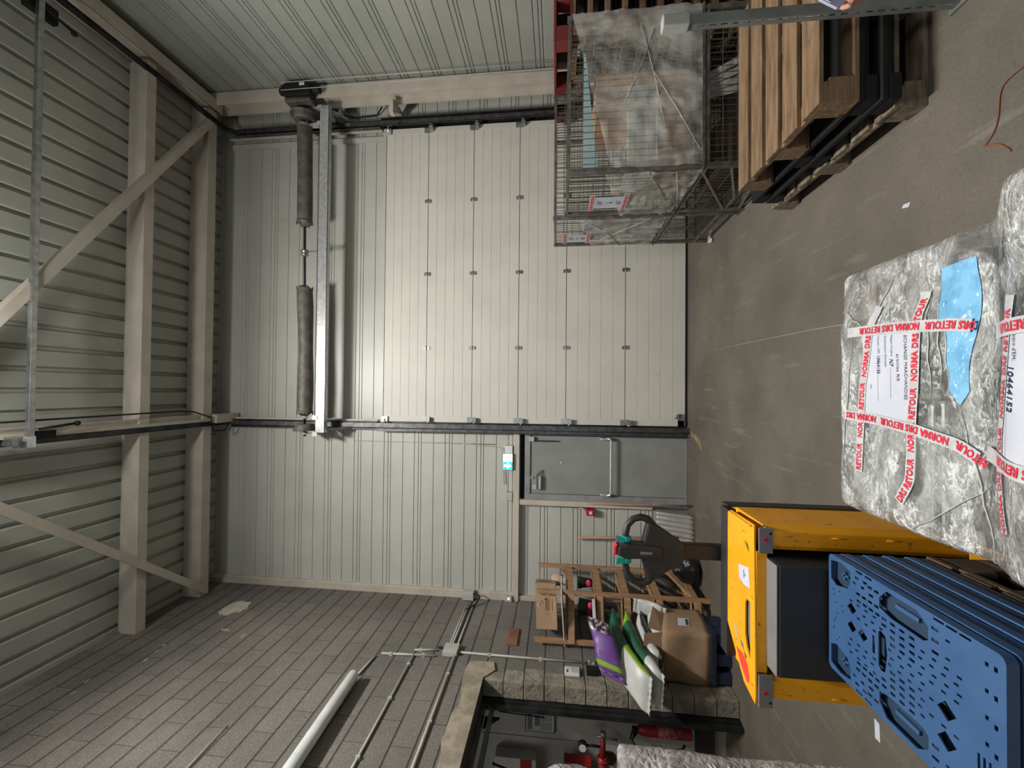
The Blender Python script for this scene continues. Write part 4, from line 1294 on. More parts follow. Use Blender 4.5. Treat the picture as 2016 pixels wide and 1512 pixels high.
def sack(name, label, cat, path, w, t, mats, seg=None, group=None, lump=.35, wdir=(.12, 1, 0)):
    """a filled sack: path = centre line points, w = width (horizontal, along wdir), t = thickness"""
    th = thing(name, label, cat, path[0], group)
    pts = [Vector(p) for p in path]
    # resample
    res = []
    n = 22
    tot = len(pts) - 1
    for i in range(n + 1):
        s = i / n * tot; k = min(int(s), tot - 1); f = s - k
        p0 = pts[max(k - 1, 0)]; p1 = pts[k]; p2 = pts[k + 1]; p3 = pts[min(k + 2, tot)]
        res.append(.5 * ((2 * p1) + (-p0 + p2) * f + (2 * p0 - 5 * p1 + 4 * p2 - p3) * f * f + (-p0 + 3 * p1 - 3 * p2 + p3) * f ** 3))
    wd = Vector(wdir).normalized()
    K = 20
    vs = []
    for i, p in enumerate(res):
        u = i / n
        d = (res[min(i + 1, n)] - res[max(i - 1, 0)]).normalized()
        nn = d.cross(wd).normalized()
        e = max(.04, min(1, 1 - (abs(2 * u - 1)) ** 5))
        for k in range(K):
            a = 2 * PI * k / K
            ca, sa = math.cos(a), math.sin(a)
            sx = abs(ca) ** .55 * (1 if ca > 0 else -1); sy = abs(sa) ** .8 * (1 if sa > 0 else -1)
            q = p + wd * sx * w / 2 * (.90 + .10 * e) + nn * sy * t / 2 * e
            q += nn * lump * .03 * noise.noise(q * 14) + wd * .01 * noise.noise(q * 9)
            vs.append(q)
    mb = MB()
    fs = []
    for i in range(n):
        for k in range(K):
            l = (k + 1) % K
            fs.append((i * K + k, i * K + l, (i + 1) * K + l, (i + 1) * K + k))
    mb.add(vs, fs, 0, True)
    mb.add([vs[k] for k in range(K)], [tuple(range(K))]); mb.add([vs[n * K + k] for k in range(K)], [tuple(range(K))])
    if seg:
        o_ = []
        idx = 0
        for i in range(n):
            for k in range(K):
                mb.mi[idx] = seg(i / n, k / K); idx += 1
    mb.build('sack_body', mats, th)
    # crimped ends
    for e, j in ((0, 0), (1, n)):
        d = (res[1] - res[0]).normalized() * -1 if e == 0 else (res[n] - res[n - 1]).normalized()
        c = res[j]
        m2 = MB()
        vv = []
        for i in range(13):
            s = -w * .46 + w * .92 * i / 12
            z = Vector((0, 0, .003 * (1 if i % 2 else -1)))
            vv += [c + wd * s + z, c + wd * s + d * .035 + z * 1.6]
        m2.add(vv, [(2 * i, 2 * i + 1, 2 * i + 3, 2 * i + 2) for i in range(12)], 0, True)
        o2 = m2.build('crimped_end', mats[min(1, len(mats) - 1)] if e else mats[0], th); md = o2.modifiers.new('s', 'SOLIDIFY'); md.thickness = .003
    return th, res, wd


# sacks lie along the wall on top of the carton, their near ends drooping
WD1 = (1, .35, -.16)
sack('growing_media_sack', 'white sack lying lowest, half hidden inside the brown carton', 'sack',
     [(-2.460, 4.590, 0.685), (-2.520, 4.450, 0.685), (-2.580, 4.280, 0.645)], .34, .12, ['bag_white'], wdir=WD1)
sack('growing_media_sack', 'white sack with a dark printed stripe, between carton and green sacks', 'sack',
     [(-2.480, 4.550, 0.825), (-2.540, 4.390, 0.815), (-2.600, 4.230, 0.780), (-2.640, 4.110, 0.725)], .30, .115, ['bag_white', 'ink'],
     seg=lambda u, k: 1 if (.06 < u < .60 and k in (0.0, .95)) else 0, wdir=WD1)
sack('growing_media_sack', 'dark green sack with silvery white near end in the middle of the heap', 'sack',
     [(-2.480, 4.550, 0.970), (-2.540, 4.370, 0.950), (-2.600, 4.170, 0.900), (-2.640, 3.990, 0.815), (-2.680, 3.890, 0.755)], .30, .115,
     ['bag_green', 'bag_white', 'bag_lime'], seg=lambda u, k: 2 if u < .14 else (0 if u < .68 else 1), wdir=WD1)
sack('growing_media_sack', 'crumpled white sack end sticking up between the carton and the pine rack', 'sack',
     [(-2.335, 4.530, 0.585), (-2.320, 4.600, 0.705), (-2.320, 4.650, 0.825)], .20, .07, ['bag_white'], wdir=(1, -.3, 0))
sack('growing_media_sack', 'dark green, lime and white sack drooping furthest over the front of the heap', 'sack',
     [(-2.490, 4.570, 1.100), (-2.540, 4.390, 1.090), (-2.600, 4.170, 1.040), (-2.640, 3.970, 0.955), (-2.680, 3.830, 0.875)], .31, .11,
     ['bag_green', 'bag_white', 'bag_lime'], seg=lambda u, k: 0 if u < .52 else (2 if (k > .86 or k < .10) else 1), wdir=WD1)
sack('growing_media_sack', 'purple sack with silver crinkled ends standing on top of the heap', 'sack',
     [(-2.320, 4.250, 1.265), (-2.420, 4.170, 1.225), (-2.540, 4.090, 1.200), (-2.660, 4.010, 1.165)], .25, .09, ['bag_foil', 'bag_purple', 'bag_lime', 'bag_foil'],
     seg=lambda u, k: 0 if (u < .22 or u > .94) else (2 if .74 < u < .82 else (3 if (.30 < k < .48) else 1)), wdir=(.15, .35, 1))
# black bin bag
bgb = thing('bin_bag', 'black bin bag slumped on the floor behind the pallet truck handle', 'bag', (-2.11, 5.17, 0))
mb = MB(); vs = []
n, K = 14, 22
for i in range(n + 1):
    t_ = PI * i / n
    for k in range(K):
        a = 2 * PI * k / K
        p = Vector((math.sin(t_) * math.cos(a) * .155, math.sin(t_) * math.sin(a) * .13, math.cos(t_) * .14 + .14))
        q = p * (1 + .35 * noise.noise(p * 9 + Vector((3, 1, 2))))
        q.z = max(q.z, .002)
        vs.append(q + Vector((-2.11, 5.17, 0)))
mb.add(vs, [(i * K + k, (i + 1) * K + k, (i + 1) * K + (k + 1) % K, i * K + (k + 1) % K) for i in range(n) for k in range(K)], 0, True)
mb.build('bag', 'bag_black', bgb)

# snow shovel / scoop against the wall
sv = thing('snow_shovel', 'wide grey ribbed plastic shovel standing on its blade against the wall', 'shovel', (-1.85, 5.5, 0))
mb = MB()
n = 40
vs = []
for j in range(9):
    h = j / 8
    for i in range(n + 1):
        u = i / n
        x = -2.08 + .54 * u * (1 - .06 * h) + .016 * h
        rib = .012 * math.cos(u * 2 * PI * 9) * (1 if h < .55 else .3)
        y = 5.36 + .22 * h + .10 * math.sin(PI * h) * 0 + rib + .03 * (2 * u - 1) ** 2
        vs.append((x, y, .004 + .44 * h))
mb.add(vs, [(j * (n + 1) + i, j * (n + 1) + i + 1, (j + 1) * (n + 1) + i + 1, (j + 1) * (n + 1) + i) for j in range(8) for i in range(n)], 0, True)
o = mb.build('blade', 'grey_shovel', sv); md = o.modifiers.new('s', 'SOLIDIFY'); md.thickness = .006
mb = MB(); mb.sweep([(-1.84, 5.46, .18), (-1.85, 5.50, .42)], .026, 12); mb.build('socket', 'grey_shovel', sv)
mb = MB(); mb.sweep([(-1.845, 5.47, .25), (-1.975, 5.665, 1.42)], .0165, 12); mb.build('handle', 'handle_wood', sv)
mb = MB(); mb.sweep([(-1.435, 5.45, .0), (-1.515, 5.665, 1.29)], .013, 10)
tag(mb.build('wooden_stick', 'handle_wood'), 'thin wooden stick leaning at the left side of the grey door', 'stick')

# ================================================================== YELLOW PALLET TRUCK
tk = thing('pallet_truck', 'yellow electric pallet truck with black tiller, its forks towards the camera', 'pallet truck', (-.85, 1.85, 0))
TX0, TX1, TY0 = -1.185, -.515, 1.70
# side shoulders
for x0, x1 in ((-.605, TX1), (TX0, -1.085)):
    mb = MB()
    s = 1 if x1 > -.7 else -1
    xo, xi = (x1, x0) if s > 0 else (x0, x1)
    poly = [(xo - s * .02, TY0), (xo, TY0 + .03), (xo, TY0 + .34), (xi, TY0 + .34), (xi, TY0 + .012), (xi + s * .018, TY0 + .0)]
    mb.prism(poly, 'z', .03, .895)
    mb.build('chassis_shoulder', 'yellow', tk, bevel=.004)
    for z in (.20, .42, .61, .80):
        mb = MB(); mb.sweep([(xo - s * .035, TY0 - .0005, z), (xo - s * .035, TY0 - .0005, z + .05)], .0025, 6); mb.build('weld_bead', 'yellow', tk)
    mb = MB(); mb.sph((xo - s * .05, TY0, .835), .006, 8); mb.build('rivet', 'yellow', tk)
# top plate with the recessed hole
zt = .930
out = [(TX1, TY0 + .015), (TX1 - .005, 1.93), (TX1 - .02, 1.965), (-1.02, 1.965), (-1.175, 1.80), (-1.195, TY0 + .005), (-1.17, TY0 + .0)]
hole = [(-.83, 1.745), (-.83, 1.775), (-.85, 1.79), (-.975, 1.79), (-1.02, 1.775), (-1.05, 1.745), (-1.0, 1.745)]
vs, fs = plate([out, hole], zt - .006, zt)
mb = MB(); mb.add(vs, fs); mb.build('top_plate', 'yellow', tk, bevel=.0015)
mb = MB(); mb.box(-1.06, -.82, 1.735, 1.80, zt - .022, zt - .012); mb.build('hole_floor', 'ledge', tk)
mb = MB(); mb.box(TX0 + .11, TX1 - .10, TY0 + .008, TY0 + .018, .885, zt - .007); mb.build('front_edge', 'yellow', tk)
mb = MB(); mb.box(TX0 + .01, TX1 - .01, 1.965, 2.035, .62, zt + .004); mb.box(TX1 - .002, TX1 + .006, 1.97, 2.04, .02, zt); mb.build('motor_cover', 'soft_black', tk, bevel=.01)
mb = MB(); mb.box(TX0 + .1, TX1 - .08, 2.035, 2.16, .10, .80); mb.build('drive_housing', 'soft_black', tk, bevel=.03)
# yellow corner fold at the right of the plate
mb = MB(); mb.bar((TX1 - .01, 1.73, zt + .003), (TX1 - .012, 1.93, zt + .003), .006, .012); mb.build('corner_fold', 'yellow', tk)
for x0, x1 in ((-.615, TX1 - .004), (TX0 - .012, -1.075)):
    mb = MB()
    s = 1 if x1 > -.7 else -1
    xo, xi = (x1, x0) if s > 0 else (x0, x1)
    mb.prism([(xo, TY0 - .004), (xi + s * .02, TY0 - .004), (xi, TY0 + .01), (xi, TY0 + .07), (xo, TY0 + .07)], 'z', .885, .894)
    mb.prism([(xo, .872), (xo, .923), (xi, .923), (xi, .872)], 'y', TY0 - .010, TY0 - .004)
    mb.build('steel_bracket', 'ledge', tk, bevel=.002)
    mb = MB()
    cxx = (x0 + x1) / 2 + .005 * s
    mb.box(cxx - .013, cxx + .013, TY0 - .0125, TY0 - .0102, .897, .901); mb.box(cxx - .003, cxx + .003, TY0 - .0125, TY0 - .0102, .888, .912)
    mb.build('red_cross_mark', 'redink', tk)
    mb = MB(); mb.cyl((xo - s * .02, TY0 - .012, .882), (xo - s * .02, TY0 - .009, .882), .005, 10); mb.build('bracket_bolt', 'black', tk)
# battery box
mb = MB(); mb.box(-1.045, -.635, 1.632, 1.94, .12, .882); mb.build('battery_box', 'darkgrey', tk, bevel=.008)
mb = MB(); mb.box(-1.043, -.637, 1.634, 1.94, .8825, .888); mb.build('battery_lid', 'ledge', tk, bevel=.002)
# stickers on the plate
mb = MB(); mb.prism([(-.70, 1.76), (-.775, 1.745), (-.785, 1.80), (-.775, 1.845), (-.72, 1.85)], 'z', zt + .0002, zt + .0012); mb.build('white_sticker', 'paper', tk)
mb = MB(); mb.prism([(-.725, 1.80), (-.755, 1.795), (-.755, 1.80), (-.725, 1.805)], 'z', zt + .0013, zt + .0018); mb.prism([(-.735, 1.785), (-.745, 1.785), (-.745, 1.79), (-.735, 1.79)], 'z', zt + .0013, zt + .0018); mb.build('sticker_print', 'ink', tk)
mb = MB(); mb.prism([(-1.075, 1.87), (-1.12, 1.83), (-1.155, 1.775), (-1.15, 1.752), (-1.125, 1.75), (-1.085, 1.77), (-1.068, 1.81)], 'z', zt + .0002, zt + .0010)
M['fluo'] = mat('fluorescent_red_paint', (.95, .045, .025), .6)
mb.build('red_paint_mark', 'fluo', tk)
mb = MB(); mb.prism([(-1.025, 1.835), (-1.04, 1.82), (-1.05, 1.80), (-1.03, 1.81)], 'z', zt + .0002, zt + .0011); mb.build('blue_sticker', 'blue', tk)
mb = MB(); mb.prism([(-.985, 1.90), (-1.02, 1.885), (-1.045, 1.85), (-1.02, 1.855), (-.99, 1.87)], 'z', zt + .0002, zt + .0009); mb.build('peeled_sticker', mat('peeled_sticker', (.6, .38, .2), .6), tk)
mb = MB(); mb.prism([(-.60, 1.79), (-.625, 1.775), (-.635, 1.755), (-.61, 1.765)], 'z', zt + .0002, zt + .0009); mb.prism([(-1.052, 1.80), (-1.075, 1.785), (-1.06, 1.775)], 'z', zt + .0002, zt + .0009); mb.build('scuff', 'wood_dark', tk)
# forks
for x0, x1 in ((-.72, -.55), (-1.15, -.98)):
    mb = MB()
    mb.prism([(1.70, .03), (1.70, .20), (1.62, .10), (.66, .085), (.58, .055), (.58, .035)], 'x', x0, x1)
    mb.build('fork', 'yellow', tk, bevel=.008)
    mb = MB(); mb.cyl((x0 + .04, .78, .035), (x1 - .04, .78, .035), .033, 16); mb.build('load_wheel', 'black', tk)
mb = MB(); mb.cyl((-.90, 2.0, .10), (-.80, 2.0, .10), .10, 24); mb.build('drive_wheel', 'black', tk)
# tiller
tl_ = MB()
tl_.prism([(-.793, .60), (-.793, 1.20), (-.778, 1.24), (-.738, 1.24), (-.723, 1.20), (-.723, .60)], 'y', 2.05, 2.10)
tl_.build('tiller_stem', 'soft_black', tk, bevel=.008)
hy = 2.06
s_ = hy / 1.95
# head: body plate flaring from stem up to the grip bow
def hp(px, py):
    # picture measurement of the flat head, turned into metres on the head's own plane
    return ((-(px - 1088) * 0, 0))
cxh = -.758
body = [(-.035, 1.10), (-.075, 1.17), (-.120, 1.225), (-.135, 1.26), (-.150, 1.305), (-.120, 1.305), (-.060, 1.268), (-.028, 1.285), (-.028, 1.345), (.028, 1.345), (.028, 1.285), (.075, 1.268), (.125, 1.305), (.150, 1.30), (.135, 1.245), (.100, 1.19), (.045, 1.10)]
M['teal_l'] = M['teal']
mb = MB(); mb.prism([(cxh + a, b - .0) for a, b in [(-.035, 1.09), (-.085, 1.16), (-.128, 1.225), (-.140, 1.262), (-.05, 1.285), (.05, 1.285), (.140, 1.262), (.128, 1.225), (.085, 1.16), (.035, 1.09)]], 'y', 2.03, 2.085)
mb.build('tiller_head', 'soft_black', tk, bevel=.014)
mb = MB(); mb.prism([(cxh - .03, 1.20), (cxh - .036, 1.36), (cxh - .022, 1.405), (cxh + .022, 1.405), (cxh + .036, 1.36), (cxh + .03, 1.20)], 'y', 2.015, 2.095); mb.build('control_hub', 'darkgrey', tk, bevel=.012)
for s in (-1, 1):
    mb = MB()
    mb.sweep([(cxh + s * .02, 2.055, 1.352), (cxh + s * .07, 2.055, 1.362), (cxh + s * .115, 2.055, 1.352), (cxh + s * .146, 2.055, 1.325), (cxh + s * .156, 2.055, 1.29), (cxh + s * .146, 2.055, 1.258), (cxh + s * .12, 2.055, 1.235)],
             [.016, .016, .016, .016, .017, .018, .018], 14)
    mb.build('grip_bow', 'soft_black', tk)
    mb = MB(); mb.lathe((cxh + s * .036, 2.055, 1.36), (s, 0, 0), [(0, .020), (.004, .026), (.024, .026), (.028, .020)], 16)
    mb.prism([(cxh + s * .036, 1.37), (cxh + s * .040, 1.405), (cxh + s * .066, 1.41), (cxh + s * .060, 1.372)], 'y', 2.03, 2.045); mb.build('thumb_rocker', 'teal', tk)
mb = MB(); mb.prism([(cxh - .020, 1.404), (cxh - .018, 1.418), (cxh + .018, 1.418), (cxh + .030, 1.404)], 'y', 2.02, 2.09); mb.build('belly_button', 'red', tk, bevel=.005)
mb = MB(); mb.box(cxh - .006, cxh + .006, 2.010, 2.0145, 1.245, 1.30); mb.build('hub_badge', 'ledge', tk)

# ================================================================== BLUE PALLETS, wood pallets below on the forks
bpx0, bpx1, bpy0, bpy1 = -.972, -.572, 1.022, 1.616


def blue_pallet(detail):
    r = thing('blue_pallet', 'x', 'pallet', (0, 0, 0))
    cxm, cym = (bpx0 + bpx1) / 2, (bpy0 + bpy1) / 2

    def rr(x0, x1, y0, y1, rad, n=5):
        p = []
        for cx, cy, a0 in ((x1 - rad, y1 - rad, 0), (x0 + rad, y1 - rad, PI / 2), (x0 + rad, y0 + rad, PI), (x1 - rad, y0 + rad, 1.5 * PI)):
            for k in range(n + 1): p.append((cx + rad * math.cos(a0 + k * PI / 2 / n), cy + rad * math.sin(a0 + k * PI / 2 / n)))
        return p
    outer = rr(bpx0, bpx1, bpy0, bpy1, .018)
    holes = []
    mb = MB()
    wells = []
    if detail:
        def sl(cx, cy, w, h, sk=0):
            holes.append([(cx - w / 2, cy - h / 2), (cx + w / 2, cy - h / 2 + sk), (cx + w / 2, cy + h / 2 + sk), (cx - w / 2, cy + h / 2)])
        for s in (1, -1):
            # far corner wells and long side wells
            ex = cxm + s * .2
            holes.append([(ex - s * .022, bpy1 - .012), (ex - s * .085, bpy1 - .012), (ex - s * .098, bpy1 - .04), (ex - s * .085, bpy1 - .095), (ex - s * .060, bpy1 - .11), (ex - s * .022, bpy1 - .11), (ex - s * .012, bpy1 - .06)])
            wells.append((ex - s * .055, bpy1 - .06, .03, .045))
            holes.append([(ex - s * .015, cym - .07), (ex - s * .015, cym + .035), (ex - s * .045, cym + .062), (ex - s * .075, cym + .062), (ex - s * .085, cym + .02), (ex - s * .085, cym - .09), (ex - s * .075, cym - .105), (ex - s * .040, cym - .105)])
            wells.append((ex - s * .048, cym - .02, .03, .08))
            # slots along the rim
            for yy in (bpy1 - .15, bpy1 - .19, cym - .135, cym - .17, cym - .205): sl(ex - s * .009, yy, .006, .030)
            for yy in (bpy1 - .14, bpy1 - .175): sl(ex - s * .03, yy, .008, .016); sl(ex - s * .05, yy + .01, .008, .014)
            for i in range(4):
                for j in range(5):
                    sl(ex - s * (.035 + .022 * i), bpy1 - .145 - .026 * j - .004 * (i % 2), .008, .018) if not (j < 2 and i < 2) and (i * .022 + .035 < .11) else None
            for i in range(4):
                for j in range(4): sl(ex - s * (.100 + .020 * i), cym + .045 - .033 * j, .008, .018)
            for i in range(3): sl(ex - s * (.035 + .03 * i), cym - .125, .008, .020)
            for i in range(2): sl(ex - s * (.045 + .045 * i), cym - .16, .006, .012)
        for i in range(6): sl(bpx0 + .04 + i * .064, bpy0 + .022, .012, .008); sl(bpx0 + .06 + i * .06, bpy0 + .042, .010, .008)
        # diamonds
        def dia(cx, cy, r): holes.append([(cx - r, cy - r * .2), (cx + r * .1, cy - r * 1.2), (cx + r, cy + r * .1), (cx - r * .1, cy + r * 1.1)])
        dia(cxm + .060, bpy1 - .115, .018); dia(cxm - .0, bpy1 - .115, .018); dia(cxm - .0, bpy1 - .165, .018)
        dia(cxm - .025, cym - .105, .021); dia(cxm - .02, cym - .155, .023); dia(cxm - .095, cym - .155, .023)
        for i in range(9):
            for j in range(12): sl(cxm - .085 + .0212 * i, cym - .19 + .034 * j + .008 * (i % 2), .006, .013)
        # middle grip hole
        holes.append([(cxm + .058, cym + .058), (cxm + .05, cym + .066), (cxm - .05, cym + .066), (cxm - .060, cym + .055), (cxm - .056, cym + .040), (cxm - .0, cym + .032), (cxm + .05, cym + .038)])
        sl(cxm, cym + .085, .055, .010)
        # ribbed window at the near left
        for k in range(3): sl(cxm - .10, bpy0 + .035 + .0 + k * .013, .09, .006)
        # small dots
        random.seed(5)
        for i in range(16):
            a, b = cxm + random.uniform(-.11, .11), random.choice((bpy1 - .03, bpy1 - .05, bpy1 - .07))
            sl(a, b + random.uniform(-.008, .008), .005, .005)
        keep = []
        def bbx(h): return (min(p[0] for p in h), max(p[0] for p in h), min(p[1] for p in h), max(p[1] for p in h))
        for h in sorted(holes, key=lambda q: -((bbx(q)[1] - bbx(q)[0]) * (bbx(q)[3] - bbx(q)[2]))):
            A = bbx(h)
            if A[0] < bpx0 + .003 or A[1] > bpx1 - .003: continue
            if all(A[1] < B[0] - .002 or A[0] > B[1] + .002 or A[3] < B[2] - .002 or A[2] > B[3] + .002 for B in map(bbx, keep)): keep.append(h)
        holes = keep
    vs, fs = plate([outer] + holes, -.004, 0)
    mb.add(vs, fs)
    mb.build('deck', 'blue', r)
    # rim
    mb = MB()
    vs, fs = plate([outer, rr(bpx0 + .006, bpx1 - .006, bpy0 + .006, bpy1 - .006, .014)], -.026, -.0042)
    mb.add(vs, fs)
    mb.build('rim', 'blue', r)
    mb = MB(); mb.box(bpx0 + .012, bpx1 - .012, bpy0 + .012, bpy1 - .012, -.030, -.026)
    mb.build('underside', 'blue_shade', r)
    if detail:
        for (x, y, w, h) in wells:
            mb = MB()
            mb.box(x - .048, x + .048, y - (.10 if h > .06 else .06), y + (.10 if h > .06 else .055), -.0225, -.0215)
            mb.build('well_shade', 'blue_shade', r)  # dark plate standing in for the shade inside the well
            mb = MB()
            if h > .06:
                mb.box(x - .006, x + .006, y - .040, y + .040, -.0214, -.013)
            else:
                mb.box(x - .004, x + .004, y - .02, y + .012, -.0214, -.013); mb.box(x - .016, x + .012, y - .004, y + .003, -.0214, -.013)
            mb.build('well_rib', 'blue', r)
    return r


pitch = .0345
nb = 9
b0 = blue_pallet(True); b0.location = (0, 0, .720)
b0['label'] = 'top blue plastic pallet of the nested stack, its slotted deck fully in view'; b0['group'] = 'nested blue plastic pallets on the forks'
b1 = blue_pallet(False)
ords = ['second', 'third', 'fourth', 'fifth', 'sixth', 'seventh', 'eighth', 'ninth and lowest']
for i in range(nb - 1):
    c = b1 if i == 0 else copy_tree(b1)
    c.location = (.002 * (-1) ** i, .003 * math.sin(i * 2.1), .720 - pitch * (i + 1))
    c['label'] = '%s blue pallet from the top of the nested stack, only its rim showing' % ords[i]
    c['group'] = 'nested blue plastic pallets on the forks'
mb = MB(); mb.prism([(-.592, 1.145), (-.548, 1.12), (-.548, 1.075), (-.592, 1.09)], 'z', .5505 - .0, .5795)
# a broken slat sticks out between two of the blue pallets
mb = MB(); mb.bar((-.566, 1.165, .530), (-.566, 1.075, .530), .030, .012)
tag(mb.build('broken_slat', 'wood'), 'broken pale wooden slat sticking out of the side of the blue pallet stack', 'wood')


def wood_pallet(name, label, x0, x1, y0, y1, z0, m, boards_along='x', nb_=7, group=None, h=.144, miss=()):
    r = thing(name, label, 'pallet', (x0, y0, z0), group)
    t = .022
    L = (y1 - y0) if boards_along == 'x' else (x1 - x0)
    bw = L / (nb_ + (nb_ - 1) * .32)
    gap = bw * .32
    for i in range(nb_):
        a = (y0 if boards_along == 'x' else x0) + i * (bw + gap)
        mb = MB()
        e = random.uniform(-.004, .004)
        if boards_along == 'x': mb.box(x0 + e, x1 + e, a, a + bw, z0 + h - t, z0 + h - .001)
        else: mb.box(a, a + bw, y0 + e, y1 + e, z0 + h - t, z0 + h - .001)
        mb.build('top_board', m, r, bevel=.002)
    # stringers across
    for f in (0, .5, 1):
        mb = MB()
        if boards_along == 'x':
            a = x0 + (x1 - x0 - .10) * f
            mb.box(a, a + .10, y0, y1, z0 + h - 2 * t, z0 + h - t - .0005)
        else:
            a = y0 + (y1 - y0 - .10) * f
            mb.box(x0, x1, a, a + .10, z0 + h - 2 * t, z0 + h - t - .0005)
        mb.build('stringer_board', m, r, bevel=.002)
        mb = MB()
        if boards_along == 'x': mb.box(x0, x1, y0 + (y1 - y0 - .10) * f, y0 + (y1 - y0 - .10) * f + .10, z0, z0 + t)
        else: mb.box(x0 + (x1 - x0 - .10) * f, x0 + (x1 - x0 - .10) * f + .10, y0, y1, z0, z0 + t)
        mb.build('bottom_board', m, r, bevel=.002)
        for g in (0, .5, 1):
            mb = MB()
            a = x0 + (x1 - x0 - .12) * f; b = y0 + (y1 - y0 - .12) * g
            mb.box(a, a + .12, b, b + .12, z0 + t + .0005, z0 + h - 2 * t - .0005)
            mb.build('block', m, r, bevel=.003)
    return r


wood_pallet('wooden_pallet', 'small dark wooden pallet directly under the stack of blue pallets', bpx0, bpx1, bpy0, bpy1, .268, 'wood_dark', nb_=5, h=.138, group='wooden pallets under the blue stack')
wood_pallet('wooden_pallet', 'small dark wooden pallet resting on the forks of the yellow truck', bpx0, bpx1, bpy0, bpy1, .125, 'wood_dark', nb_=5, h=.138, group='wooden pallets under the blue stack')

# ================================================================== RIGHT PALLET STACK
random.seed(21)
wood_pallet('wooden_pallet', 'grey worn wooden pallet on the floor at the bottom of the right stack', 1.33, 2.45, 2.10, 3.22, 0, 'wood_grey', nb_=7, group='wooden pallets of the right stack')


def black_pallet(z, label, dx, dy):
    r = thing('plastic_pallet', label, 'pallet', (1.35, 2.05, z), 'black plastic pallets of the right stack')
    x0, x1, y0, y1 = 1.34 + dx, 2.44 + dx, 2.05 + dy, 3.13 + dy
    mb = MB(); mb.box(x0, x1, y0, y1, z + .058, z + .086); mb.build('deck', 'black', r, bevel=.006)
    for a in (x0, (x0 + x1) / 2 - .06, x1 - .12):
        for b in (y0, (y0 + y1) / 2 - .06, y1 - .12):
            mb = MB(); mb.box(a, a + .12, b, b + .12, z + .001, z + .0575); mb.build('foot', 'black', r, bevel=.006)
    mb = MB(); mb.box(x0 + .13, x1 - .13, y0 + .02, y0 + .05, z + .03, z + .0575); mb.build('skirt', 'black', r)
    return r


black_pallet(.144, 'lower of the two black plastic pallets in the right stack', .0, .0)
black_pallet(.231, 'upper of the two black plastic pallets in the right stack', .01, .015)
wood_pallet('wooden_pallet', 'brown wooden pallet on top of the right stack, its boards in view', 1.345, 2.50, 2.06, 2.93, .318, 'wood_old', nb_=5, h=.176, group='wooden pallets of the right stack')
wood_pallet('wooden_pallet', 'weathered wooden pallet on the floor between the near mesh cage and the right wall', 2.98, 3.98, 2.6, 3.3, 0, 'wood_old', nb_=6, group='wooden pallets by the right wall')
for i, z in enumerate([.144 * k for k in range(1, 11)]):
    wood_pallet('wooden_pallet', '%s pallet up in the tall brown pile behind the mesh cages' % ['second', 'third', 'fourth', 'fifth', 'sixth', 'seventh', 'eighth', 'ninth', 'tenth', 'eleventh'][i], 3.0 + .01 * (i % 3), 4.05, 3.50, 4.60, z, 'wood_old', nb_=6, group='wooden pallets by the right wall') if i % 1 == 0 else None
wood_pallet('wooden_pallet', 'lowest pallet of the tall brown pile behind the mesh cages', 3.0, 4.05, 3.50, 4.60, 0, 'wood_old', nb_=6, group='wooden pallets by the right wall')
# dark red plastic pallet on top
rp = thing('red_pallet', 'dark red plastic pallet on top of the tall brown pallet pile beside the cages', 'pallet', (3.4, 4.2, 1.60))
rx0, rx1, ry0, ry1, rz = 2.945, 4.05, 3.50, 4.61, 1.586
mb = MB(); mb.box(rx0, rx1, ry0, ry1, rz + .135, rz + .16); mb.build('deck', 'darkred', rp, bevel=.005)
mb = MB(); mb.box(rx0, rx1, ry0, ry0 + .1, rz + .0005, rz + .02); mb.build('bottom_runner', 'darkred', rp, bevel=.004)
for a in (rx0, rx0 + .35, (rx0 + rx1) / 2 + .05, rx1 - .14):
    for b in (ry0, (ry0 + ry1) / 2, ry1 - .14):
        mb = MB(); mb.box(a, a + .14, b, b + .12, rz + .021 if b == ry0 else rz + .001, rz + .1345); mb.build('foot', 'darkred', rp, bevel=.006)

# slotted angle post in front of the right stack
an = thing('slotted_post', 'galvanised slotted angle post standing right at the edge in front of the pallets', 'post', (1.68, 1.95, 0))
mb = MB()
def P3(v): return Vector((1.848 + v.x, 1.985, v.y))
lo = [(0, 0), (.045, 0), (.045, 1.14), (0, 1.14)]
vs, fs = plate([lo], -.0015, .0015, lambda v: Vector((1.655 + v.x, 1.93 + v.z, v.y))); mb.add(vs, fs)
holes = [[(.008, .04 + k * .05), (.016, .04 + k * .05), (.016, .072 + k * .05), (.008, .072 + k * .05)] for k in range(21)]
vs, fs = plate([[(0, 0), (.035, 0), (.035, 1.14), (0, 1.14)]] + holes, -.0015, .0015, lambda v: Vector((1.655 + v.z, 1.93 + v.x, v.y))); mb.add(vs, fs)
mb.build('angle_profile', 'zincpost', an)
mb = MB(); mb.box(1.648, 1.705, 1.92, 1.972, 1.11, 1.23); mb.build('film_wrapped_top', 'milky', an, bevel=.006)
mb = MB(); mb.box(1.64, 1.72, 1.90, 1.985, 0, .012); mb.build('foot_plate', 'zincpost', an)

# ================================================================== MESH CAGES
def mesh_face(mb, o, du, dv, nu, nvv, r=.0022):
    o = Vector(o); du = Vector(du); dv = Vector(dv)
    for i in range(nu + 1):
        a = o + du * (i / nu); mb.bar(a, a + dv, r * 2, r * 2, up=(1, .1, .2))
    for j in range(nvv + 1):
        a = o + dv * (j / nvv); mb.bar(a, a + du, r * 2, r * 2, up=(.1, .2, 1))


